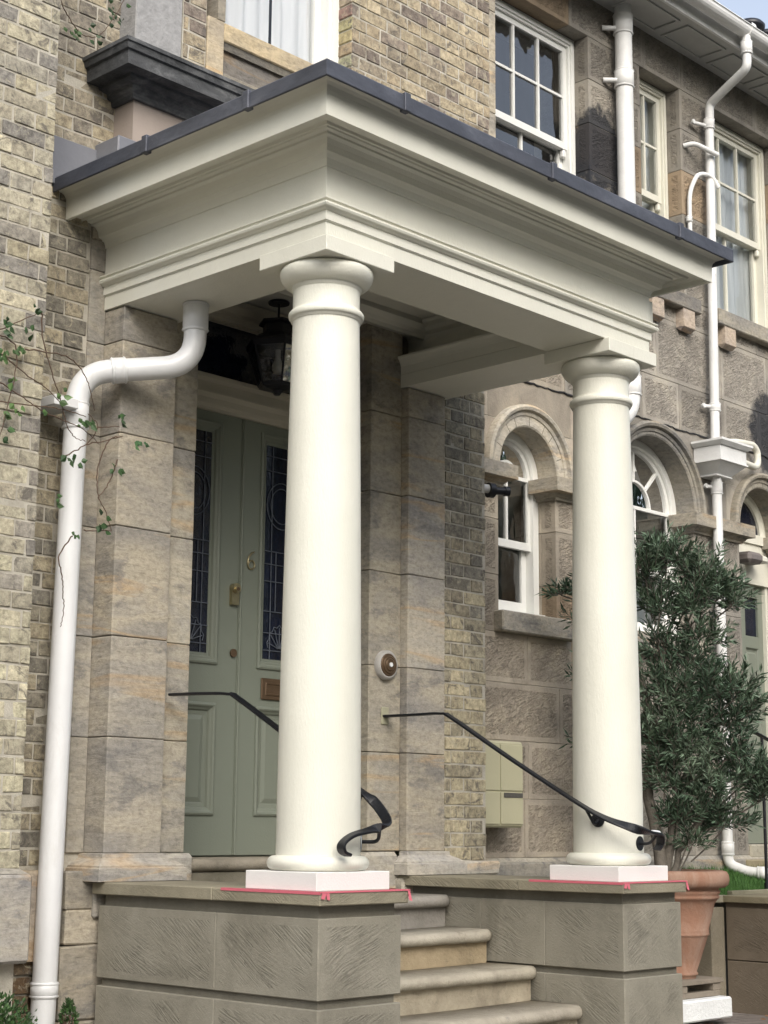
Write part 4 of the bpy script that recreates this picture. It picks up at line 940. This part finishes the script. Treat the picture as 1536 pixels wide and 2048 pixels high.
# ================================================================ SMALL FITTINGS
lt = thing('hanging_lantern', 'black hexagonal glazed lantern hanging above the front door', 'lantern', (1.32, .33, 3.84))
lx, ly = 1.32, .335
mb = MB(); mb.lathe(lx, ly, [(.055, 4.276), (.058, 4.284), (.05, 4.29)], 24); mb.tube([(lx, ly, 4.278), (lx, ly, 4.19)], .006, 8); mb.build('ceiling_rose', BLACKP, lt)
mb = MB(); mb.lathe(lx, ly, [(.04, 4.190), (.105, 4.176), (.108, 4.164), (.085, 4.154), (.085, 4.112), (.098, 4.104), (.168, 4.066), (.176, 4.050), (.170, 4.030), (.158, 4.028)], 6, smooth=False); mb.lathe(lx, ly, [(.105, 3.835), (.10, 3.822), (.07, 3.812), (.03, 3.806), (.016, 3.785)], 6, smooth=False)
for k in range(6):
    t = 2*pi*k/6; mb.tube([(lx+.162*cos(t), ly+.162*sin(t), 4.03), (lx+.100*cos(t), ly+.100*sin(t), 3.833)], .006, 6)
    t2_ = 2*pi*(k+1)/6; mb.tube([(lx+.100*cos(t), ly+.100*sin(t), 3.836), (lx+.100*cos(t2_), ly+.100*sin(t2_), 3.836)], .006, 6); mb.tube([(lx+.162*cos(t), ly+.162*sin(t), 4.028), (lx+.162*cos(t2_), ly+.162*sin(t2_), 4.028)], .008, 6)
mb.build('frame', BLACKP, lt)
mb = MB(); mb.lathe(lx, ly, [(.157, 4.026), (.096, 3.838)], 6, smooth=False); mb.f = mb.f[:-2]; mb.c = mb.c[:-2]; mb.mi = mb.mi[:-2]; mb.sm = mb.sm[:-2]; mb.build('glass_panes', LAMPGLASS, lt)
mb = MB(); mb.lathe(lx, ly, [(.001, 3.895), (.02, 3.90), (.03, 3.92), (.031, 3.94), (.02, 3.965), (.014, 3.985), (.014, 4.03)], 20); mb.build('bulb', plain('frosted_bulb', (.8, .8, .78), .3, .02, 3, 0), lt)
sc = thing('security_camera', 'small black security camera on a white mount by the arched window', 'camera', (3.0, .5, 3.6))
mb = MB(); mb.disc((2.967, .36, 3.555), (.9, -.35, 0), .026, .06, 16); mb.build('mount', OLDWHITE, sc)
mb = MB(); mb.disc((3.02, .34, 3.548), (.9, -.3, 0), .045, .035, 20); mb.tube([(3.045, .335, 3.548), (3.13, .30, 3.552)], .024, 14); mb.disc((3.125, .305, 3.552), (.9, -.4, .05), .030, .03, 18); mb.build('body', BLACKP, sc)
bl = thing('door_bell', 'round brass bell push on a pale stone disc right of the door', 'doorbell', (2.016, .21, 2.435))
mb = MB(); yb_ = .212
mb.tube([(2.016, yb_+.004, 2.435), (2.016, yb_-.02, 2.435), (2.016, yb_-.028, 2.435)], [.078, .078, .066], 36); mb.build('backplate', plain('grey_marble_disc', (.40, .385, .36), .6, .35, 25), bl)
mb = MB()
for r_, y_ in ((.060, .030), (.048, .036), (.034, .040)): mb.tube([(2.016, yb_-.02, 2.435), (2.016, yb_-y_, 2.435), (2.016, yb_-y_-.003, 2.435)], [r_, r_, r_-.005], 32)
mb.build('rings', BRONZE, bl)
mb = MB(); mb.disc((2.016, yb_-.043, 2.435), (0, -1, 0), .012, .006, 16); mb.build('push_button', WHITEBLK, bl)
mt = thing('meter_box', 'beige plastic meter box on the wall under the arched window', 'meter box', (3.4, .62, 1.6))
mb = MB(); mb.cbox(3.10, 3.555, .52, .70, 1.60, 2.105, .012); mb.build('box', BEIGE, mt)
mb = MB()
for a, b, c_, d in ((3.115, 3.325, 1.815, 2.085), (3.335, 3.54, 1.815, 2.085), (3.115, 3.325, 1.62, 1.805), (3.335, 3.54, 1.62, 1.805)): mb.cbox(a, b, .512, .5195, c_, d, .003)
mb.build('door_panel', BEIGE, mt)
mb = MB(); mb.box(3.36, 3.535, .5085, .5112, 1.775, 1.803); mb.build('label_strip', plain('dark_label', (.09, .085, .075), .5), mt)
wl = thing('wall_light', 'weathered bulkhead light over the neighbouring green door', 'lamp', (6.5, .8, 3.6))
mb = MB(); mb.cbox(6.46, 6.66, .66, .80, 3.575, 3.66, .03); mb.build('cover', plain('grimy_plastic', (.16, .14, .13), .5, .4, 14), wl); mb = MB(); mb.cbox(6.67, 6.79, .70, .84, 3.60, 3.655, .015); mb.build('mount', WINCREAM, wl)

# ================================================================ POT, TREE, BOARDS
PX, PYY = 4.20, -.10
mb = MB(); prof = [(.115, .742), (.118, .757), (.128, .762), (.128, .772), (.121, .780), (.15, .86), (.19, .98), (.192, .984), (.200, .990), (.200, 1.000), (.196, 1.006), (.200, 1.013), (.196, 1.020), (.235, 1.17), (.252, 1.195), (.262, 1.20), (.266, 1.212), (.258, 1.220), (.268, 1.228), (.270, 1.243), (.262, 1.252), (.262, 1.26), (.30, 1.265), (.318, 1.28), (.325, 1.305), (.322, 1.335), (.31, 1.355), (.285, 1.362), (.272, 1.352), (.262, 1.31), (.25, 1.25)]
mb.lathe(PX, PYY, prof, 64); pot = mb.build('plant_pot', TERRA); tag(pot, 'tall tapering terracotta pot with rolled rim beside the farther pier', 'plant pot')
mb = MB(); mb.lathe(PX, PYY, [(.268, 1.315), (.15, 1.325), (.0, 1.33)], 32); mb.build('soil', SOIL, pot)
bd = thing('timber_boards', 'weathered timber boards packed under the terracotta pot', 'boards', (PX, PYY, .6))
mb = MB(); mb.cbox(3.96, 4.43, -.28, .12, .715, .741, .003); mb.cbox(3.98, 4.06, -.27, .1, .672, .7145, .003); mb.cbox(4.33, 4.41, -.27, .1, .672, .7145, .003); mb.cbox(3.97, 4.40, -.27, -.16, .640, .6715, .003); mb.build('boards', WOOD, bd)
mb = MB(); mb.cbox(3.85, 4.425, -.34, .02, .52, .638, .010, jit=.002); tag(mb.build('white_block', WHITEBLK), 'white foam block on the paving under the timber boards', 'block')
mb = MB(); mb.cbox(3.6, 4.1, -.5, -.32, .48, .505, .01, jit=.004); tag(mb.build('loose_slab', STEP), 'grey loose stone slab in front of the white block', 'slab')
tree = thing('olive_tree', 'bushy grey green olive tree growing in the terracotta pot', 'tree', (PX, PYY, 1.33))
TR = MB(); rnd = random.Random(5)
def branch(p0, p1, r0, r1, wob=.04, n=7):
    p0, p1 = Vector(p0), Vector(p1); pts = []; off = Vector((0, 0, 0))
    for i in range(n+1):
        t = i/n; off += Vector((rnd.uniform(-wob, wob), rnd.uniform(-wob, wob), rnd.uniform(-wob, wob)*.4)); pts.append(p0.lerp(p1, t)+off*sin(pi*min(t*1.0, 1))*1.0)
    TR.tube(pts, [r0+(r1-r0)*i/n for i in range(n+1)], 9); return pts
FA = rt*1.0    # image-right direction on the ground
def W3(u, z, d=0):   # tree-local frame: u along camera-right, d away from the camera
    b = Vector((PX-.05, PYY, 0)); f = Vector((fw.x, fw.y, 0)).normalized(); return b+rt*u+f*d+Vector((0, 0, z))
trunks = [((-.04, 1.32, 0), (-.10, 2.35, .05), .040, .022), ((-.02, 1.32, .03), (.0, 2.5, .0), .030, .016), ((-.10, 2.35, .05), (-.12, 3.25, .0), .022, .010), ((.02, 1.33, 0), (.30, 1.78, .0), .022, .013), ((.30, 1.78, 0), (.50, 2.15, -.03), .013, .006), ((.0, 2.5, 0), (.15, 3.15, 0), .016, .007), ((-.06, 1.9, 0), (.22, 2.35, .1), .018, .008), ((-.05, 2.2, .0), (-.35, 2.9, .05), .016, .006)]
for a, b, r0, r1 in trunks: branch(W3(*a), W3(*b), r0, r1)
clumps = [(.03, 3.30, .20), (.22, 3.16, .22), (.36, 3.08, .16), (-.10, 3.20, .20), (.18, 3.0, .2), (-.02, 2.98, .18), (.42, 3.0, .12), (-.02, 2.72, .14), (.22, 2.80, .15),
          (.02, 2.52, .24), (.25, 2.50, .24), (.42, 2.46, .18), (.50, 2.34, .12), (.10, 2.34, .2), (.35, 2.28, .17), (.14, 2.14, .2), (-.05, 2.2, .2), (.40, 2.12, .16), (.05, 1.94, .19), (.27, 1.93, .22),
          (.48, 1.98, .18), (.62, 1.95, .16), (.56, 1.83, .12), (.20, 1.74, .2), (.34, 1.70, .16), (.06, 1.72, .15), (-.40, 2.9, .16), (-.47, 3.07, .10), (-.35, 2.6, .18), (-.3, 2.2, .2), (-.62, 3.03, .055), (.14, 1.56, .12), (.0, 2.05, .16), (.16, 2.66, .14)]
LF = MB()
def leaf(mb_, p, d, L_, w, col):
    d = d.normalized(); s_ = d.cross(Vector((rnd.uniform(-1, 1), rnd.uniform(-1, 1), rnd.uniform(-.4, 1)))).normalized(); n_ = d.cross(s_)*w*.25
    a = p; b = p+d*L_*.45+s_*w/2+n_; c = p+d*L_+n_*.5; e = p+d*L_*.45-s_*w/2+n_; m_ = p+d*L_*.5
    mb_.add([a, b, c, e, m_], [(0, 1, 4), (1, 2, 4), (0, 4, 3), (4, 2, 3)], col)
for (u, z, R_) in clumps:
    hub = W3(u, z-R_*.5, 0); nb = int(240*R_)+5
    base = W3(u*.45-.02, z-R_*1.3-.08, 0); TR.tube(catm([base, (base+hub)/2+Vector((rnd.uniform(-.03, .03), 0, 0)), hub], 4), .0055, 5)
    for k in range(nb):
        th = rnd.uniform(0, 2*pi); ph = rnd.uniform(-.35, 1.35); dr = Vector((cos(th)*cos(ph), sin(th)*cos(ph), sin(ph)))
        st_ = hub+Vector((dr.x, dr.y, dr.z*.8))*R_*rnd.uniform(.0, .75); ln = R_*rnd.uniform(.35, .75)+.04; dd = (dr+Vector((rnd.uniform(-.4, .4), rnd.uniform(-.4, .4), .45))).normalized()
        TR.tube([st_, st_+dd*ln*.5, st_+dd*ln], [.0022, .0016, .001], 4, caps=False)
        nl = int(ln/.011)
        for j in range(nl):
            t = (j+.5)/nl; p = st_+dd*ln*t; sp_ = Vector((rnd.uniform(-1, 1), rnd.uniform(-1, 1), rnd.uniform(-1, 1))); ld = (dd*1.0+sp_.cross(dd).normalized()*.85)
            g = rnd.uniform(.7, 1.35); c = (g, g, g, 0) if rnd.random() > .25 else (2.2, 2.1, 2.3, 0)
            leaf(LF, p, ld, rnd.uniform(.045, .075), rnd.uniform(.010, .015), c)
TR.build('trunk', BARK, tree); LF.build('crown', LEAF, tree)

# ================================================================ NEIGHBOUR'S STEPS WALL, TURF, RAIL
nw = thing('low_wall', 'low dark stone wall with a thin coping at the lower right edge', 'wall', (5.3, -.6, GZ))
mb = MB(); mb.box(4.97, 5.6, -1.6, .03, GZ-.1, 1.148, (.7, .62, .58, 0))
for z0, z1 in ((.80, 1.12), (.47, .795)):
    for a, b in ((-1.6, -.75), (-.75, .02)): f = random.uniform(.6, .68); mb.cbox(4.95, 5.0, a+.0008, b-.0008, z0, z1, .004, (f, f*.88, f*.82, 0), tool=.05, tf='x')
mb.cbox(4.80, 4.952, .03, .16, GZ-.1, 1.12, .006, (.85, .8, .74, 0)); mb.build('stone_face', PIER, nw)
mb = MB(); mb.cbox(4.925, 5.62, -1.7, .05, 1.15, 1.192, .004, (.85, .8, .66, 0)); mb.cbox(4.78, 4.965, .02, .20, 1.148, 1.194, .004, (1.0, .98, .9, 0)); mb.cbox(5.1, 7.4, .06, .10, 1.12, 1.215, .004, (.85, .85, .75, 0)); mb.build('coping', PIER, nw)
mb = MB(); mb.box(2.6, 4.9, .25, .4, GZ-.1, 1.12, (.52, .52, .52, 0)); mb.box(2.6, 7.4, .41, .65, GZ-.1, 1.14, (.6, .6, .58, 0)); mb.cbox(2.6, 4.95, .22, .42, 1.12, 1.16, .004, (.7, .7, .62, 0)); mb.build('rear_face', PIER, nw)
mb = MB(); rnd2 = random.Random(3)
mb.add([(4.6, .1, 1.15), (7.4, .1, 1.15), (7.4, .65, 1.30), (4.6, .65, 1.33)], [(0, 1, 2, 3)])
for k in range(9000):
    x = rnd2.uniform(4.6, 7.3); y = rnd2.uniform(.1, .65); z = 1.15+.17*(y-.1)/.55; h = rnd2.uniform(.02, .055); a = rnd2.uniform(0, pi); dx, dy = .003*cos(a), .003*sin(a); lx_, ly_ = rnd2.uniform(-.02, .02), rnd2.uniform(-.02, .02)
    mb.face([(x-dx, y-dy, z), (x+dx, y+dy, z), (x+lx_, y+ly_, z+h)])
tag(mb.build('turf', TURFM), kind='stuff')
hr = thing('neighbour_handrail', 'black iron stair rail before the green door at the right edge', 'handrail', (5.9, .2, 1.2))
mb = MB(); ribbon(mb, [((5.45, .66, 2.37), (0, 1, 0)), ((5.56, .30, 2.30), (0, 1, 0)), ((5.66, .28, 2.295), (0, 1, 0)), ((6.3, .05, 2.02), (0, 1, 0)), ((7.0, -.1, 1.75), (0, 1, 0))], .038, .008); mb.build('rail', IRON, hr)
mb = MB(); mb.tube([(5.76, .2, 1.19), (5.76, .2, 2.22)], .011, 8); mb.tube([(5.76, .2, 1.19), (5.76, .2, 1.25)], .018, 8); mb.build('post', IRON, hr)
# chimney far right
ch = thing('chimney', 'red clay chimney pots with black caps peeping over the gutter at top right', 'chimney', (16.1, 6.0, GZ))
mb = MB(); mb.cbox(15.45, 16.85, 5.6, 6.4, GZ-.1, 12.3, .02); mb.cbox(15.38, 16.92, 5.53, 6.47, 12.3, 12.55, .02); mb.build('stack', plain('chimney_brick', (.24, .17, .12), .9, .35, 6, .01), ch)
for i, (cx_, cy_, s_) in enumerate(((16.36, 6.0, 1.0), (15.86, 6.0, .85))):
    mb = MB(); mb.lathe(cx_, cy_, [(.22*s_, 12.5), (.2*s_, 12.6), (.24*s_, 12.62), (.24*s_, 12.72), (.19*s_, 12.78), (.19*s_, 13.0), (.23*s_, 13.03), (.23*s_, 13.12), (.14*s_, 13.13)], 20)
    o = mb.build('chimney_pot', TERRA, ch)
    mb = MB(); mb.lathe(cx_, cy_, [(.10*s_, 13.12), (.26*s_, 13.25), (.27*s_, 13.29), (.22*s_, 13.34), (.02, 13.36)], 20); mb.build('pot_cap', BLACKP, o)

# ================================================================ CREEPER, SHRUBS
vine = thing('creeper', 'thin straggling climber with dark leaves crossing the white downpipe', 'climbing plant', (-.6, -.03, 3.3))
S = [[(-.60, -.04, 3.53), (-.463, -.04, 3.46), (-.341, -.05, 3.406), (-.258, -.04, 3.345)], [(-.62, -.04, 3.41), (-.467, -.04, 3.357), (-.377, -.05, 3.314), (-.255, -.04, 3.295), (-.141, -.04, 3.271), (0.0, .05, 3.25)], [(-.62, -.04, 3.315), (-.388, -.05, 3.333), (-.247, -.04, 3.343), (-.134, -.03, 3.335)],
     [(-.396, -.04, 3.75), (-.384, -.04, 3.631), (-.335, -.05, 3.486), (-.291, -.05, 3.392), (-.234, -.03, 3.281), (-.182, -.02, 3.24), (-.128, -.02, 3.232)], [(-.469, -.04, 3.568), (-.27, -.05, 3.578), (-.186, -.05, 3.533), (-.13, -.04, 3.466), (-.085, -.02, 3.378)],
     [(-.247, -.04, 3.143), (-.138, -.04, 3.212), (-.081, -.04, 3.3), (-.135, -.04, 3.351)], [(.048, -.04, 3.281), (-.014, -.04, 3.252), (-.062, -.03, 3.13), (-.055, -.03, 3.0), (-.02, -.04, 2.936), (.014, -.04, 2.853)], [(.031, -.04, 3.172), (-.005, -.04, 3.07), (-.065, -.04, 2.983)],
     [(-.159, -.0, 2.814), (-.224, 0, 2.713), (-.205, 0, 2.641), (-.195, 0, 2.559), (-.187, 0, 2.498), (-.198, 0, 2.418)], [(-.129, -.04, 2.836), (.016, -.04, 2.855)], [(-.598, -.04, 3.622), (-.396, -.04, 3.75)], [(-.081, -.04, 3.3), (.04, -.04, 3.325)], [(-.138, -.04, 3.212), (-.025, -.04, 3.252), (.056, -.04, 3.282)], [(-.62, -.05, 3.60), (-.53, -.05, 3.57), (-.52, -.05, 3.45), (-.56, -.05, 3.25), (-.6, -.05, 3.1)],
     [(-.24, .2, 5.40), (-.227, .2, 5.367), (-.172, .2, 5.288), (-.098, .2, 5.228), (-.012, .19, 5.235), (.056, .18, 5.324), (.137, .18, 5.484)]]
sm = MB()
for s_ in S: P = catm(s_, 8); P = [p+Vector((rnd.uniform(-.003, .003), 0, rnd.uniform(-.003, .003))) for p in P]; sm.tube(P, [.0032-.0016*i/len(P) for i in range(len(P))], 6)
sm.build('stems', STEM, vine)
def ivy(mb_, p, size, light=1.0):
    p = Vector(p); up_ = Vector((rnd.uniform(-1, 1), rnd.uniform(-.35, .1), rnd.uniform(-1, .2))).normalized(); sd_ = up_.cross(Vector((.2, -1, rnd.uniform(-.2, .5)))).normalized(); nn = up_.cross(sd_)
    out = [(0, 0), (.28, .18), (.42, .45), (.30, .62), (.12, .82), (0, 1.0), (-.12, .82), (-.30, .62), (-.42, .45), (-.28, .18)]
    g = rnd.uniform(.7, 1.3)*light; c = (g, g, g, 0)
    pts = [p+sd_*a*size+up_*b*size+nn*abs(a)*size*.35 for a, b in out]; m1 = p+up_*.5*size
    mb_.add(pts+[m1], [(i, (i+1) % 10, 10) for i in range(10)], c)
lm = MB()
LP = [(-.528, 3.57, 5), (-.581, 3.624, 6), (-.479, 3.581, 3), (-.544, 3.415, 3), (-.547, 3.265, 3), (-.513, 3.303, 3), (-.561, 3.219, 3), (-.492, 3.286, 3), (-.565, 3.155, 2), (-.459, 3.673, 3), (-.559, 3.672, 3), (-.581, 3.537, 4), (-.585, 3.493, 4), (-.42, 3.75, 3), (-.169, 3.314, 4), (-.15, 3.299, 3), (-.2, 3.143, 3), (-.178, 3.135, 3), (-.225, 3.132, 3), (.04, 3.356, 3), (.03, 3.362, 2), (.160, 3.263, -2), (.135, 3.267, -3), (.028, 3.125, 2), (.011, 3.133, 2), (-.041, 2.882, 3), (-.056, 2.912, 2), (-.013, 2.852, 2), (-.182, 2.808, 3), (-.292, 2.948, 3), (-.143, 3.327, 2), (-.375, 3.297, 1), (-.27, 3.42, 2), (-.28, 3.38, 2)]
for (x, z, n_) in LP:
    for k in range(abs(n_)): ivy(lm, (x+rnd.uniform(-.022, .022), -.055+rnd.uniform(-.02, .02), z+rnd.uniform(-.02, .02)), rnd.uniform(.022, .042), 2.8 if n_ < 0 else 1)
for (x, z) in ((-.125, 5.205), (-.099, 5.24), (-.139, 5.188), (.003, 5.215), (-.012, 5.227), (.068, 5.38), (.085, 5.335), (.052, 5.4), (.089, 5.434), (.138, 5.471), (-.057, 5.269), (.103, 5.393), (.12, 5.36), (-.16, 5.22), (-.66, 5.2)):
    for k in range(2): ivy(lm, (x+rnd.uniform(-.02, .02), .19, z+rnd.uniform(-.02, .02)), rnd.uniform(.022, .036), .7)
lm.build('leaves', VINEL, vine)
def shrub(cx_, cy_, cz_, rx, rz, n, sz, lab, mat):
    t = thing('shrub', lab, 'shrub', (cx_, cy_, GZ)); m = MB(); s2 = MB()
    for k in range(n):
        th = rnd.uniform(0, 2*pi); ph = rnd.uniform(-.6, pi/2); q = rnd.uniform(.55, 1.0)**.5*rnd.uniform(.85, 1.08); d = Vector((cos(th)*cos(ph), sin(th)*cos(ph), sin(ph))); p = Vector((cx_, cy_, cz_))+Vector((d.x*rx, d.y*rx, d.z*rz))*q
        g = rnd.uniform(.6, 1.5); leaf(m, p, d+Vector((rnd.uniform(-.8, .8), rnd.uniform(-.8, .8), rnd.uniform(-.2, .9))), sz*rnd.uniform(.7, 1.3), sz*.6, (g, g*1.0, g*.9, 0))
    for k in range(14): a = rnd.uniform(0, 6.28); s2.tube([(cx_, cy_, GZ-.02), (cx_+.3*rx*cos(a), cy_+.3*rx*sin(a), cz_*.5+GZ*.5), (cx_+.8*rx*cos(a), cy_+.8*rx*sin(a), cz_+rz*.5)], [.008, .005, .002], 5)
    m.build('leaves', mat, t); s2.build('stems', STEM, t)
shrub(-.80, -.45, .70, .27, .30, 5200, .020, 'small leaved green shrub at the lower left corner', VINEL)
shrub(-.045, .04, .78, .035, .10, 380, .018, 'tiny green plant tucked between the downpipe and the pier', VINEL)

# ================================================================ GROUND
mb = MB(); mb.face([(-200, -200, GZ), (200, -200, GZ), (200, 200, GZ), (-200, 200, GZ)]); tag(mb.build('ground', plain('dark_lawn', (.03, .045, .018), .95, .3, 2, .02, 20)), kind='structure')
mb = MB(); mb.face([(-12, -2.6, GZ+.004), (20, -2.6, GZ+.004), (20, .69, GZ+.004), (-12, .69, GZ+.004)]); tag(mb.build('pavement', PAVE), kind='structure')
mb = MB(); mb.face([(-60, -14, GZ+.004), (60, -14, GZ+.004), (60, -2.6, GZ+.004), (-60, -2.6, GZ+.004)]); tag(mb.build('road', plain('asphalt', (.045, .045, .047), .9, .2, 20, .004, 60)), kind='structure')
mb = MB()
for k in range(26):
    x = rnd.uniform(4.1, 5.0); y = rnd.uniform(-1.0, .2); a = rnd.uniform(0, 6.28); s_ = rnd.uniform(.012, .03); mb.face([(x+s_*cos(a), y+s_*sin(a), GZ+.006), (x+s_*.5*cos(a+2), y+s_*.5*sin(a+2), GZ+.012), (x-s_*cos(a), y-s_*sin(a), GZ+.007), (x+s_*.5*cos(a-2), y+s_*.5*sin(a-2), GZ+.004)])
tag(mb.build('fallen_leaves', plain('dry_leaf', (.22, .12, .06), .9, .4)), kind='stuff')

# ================================================================ ACROSS THE STREET (seen only mirrored in the panes)
rnd3 = random.Random(11)
for i, (tx, ty, th, tr, lab) in enumerate(((-14, -21, 14, 5.0, 'broad street tree mirrored faintly at the left of the upstairs panes'), (-3, -24, 14.5, 5.0, 'tallest street tree mirrored in the upstairs sash window panes'), (8.5, -20, 14, 4.6, 'rounded street tree mirrored in the lower arched window glass'), (17, -22, 15, 5.2, 'street tree mirrored at the right of the arched glass'), (29, -19, 13, 5.2, 'farthest street tree mirrored in the glass by the hopper'), (-24, -14, 12, 5, 'street tree mirrored in the leftmost curtained pane'))):
    t = thing('street_tree', lab, 'tree', (tx, ty, GZ), 'street trees behind the viewer'); m = MB(); m.tube([(tx, ty, GZ-.1), (tx+.2, ty, th*.35), (tx, ty+.2, th*.7)], [.35, .26, .12], 10)
    for k in range(7): a = k*.9; m.tube([(tx+.1, ty, th*.35), (tx+tr*.4*cos(a), ty+tr*.4*sin(a), th*.6), (tx+tr*.7*cos(a), ty+tr*.7*sin(a), th*.78)], [.14, .08, .03], 6)
    m.build('trunk', BARK, t); m = MB()
    for k in range(4200):
        d = Vector((rnd3.gauss(0, 1), rnd3.gauss(0, 1), rnd3.gauss(0, 1))).normalized(); q = rnd3.uniform(.5, 1.05); p = Vector((tx, ty, th*.58))+Vector((d.x*tr, d.y*tr, d.z*th*.47))*q
        g = rnd3.uniform(.6, 1.4); u = Vector((rnd3.gauss(0, 1), rnd3.gauss(0, 1), rnd3.gauss(0, 1))).normalized()*.30; v = u.orthogonal().normalized()*.24
        m.face([p-u, p+v, p+u, p-v], (g, g, g, 0))
    m.build('crown', LEAF, t)
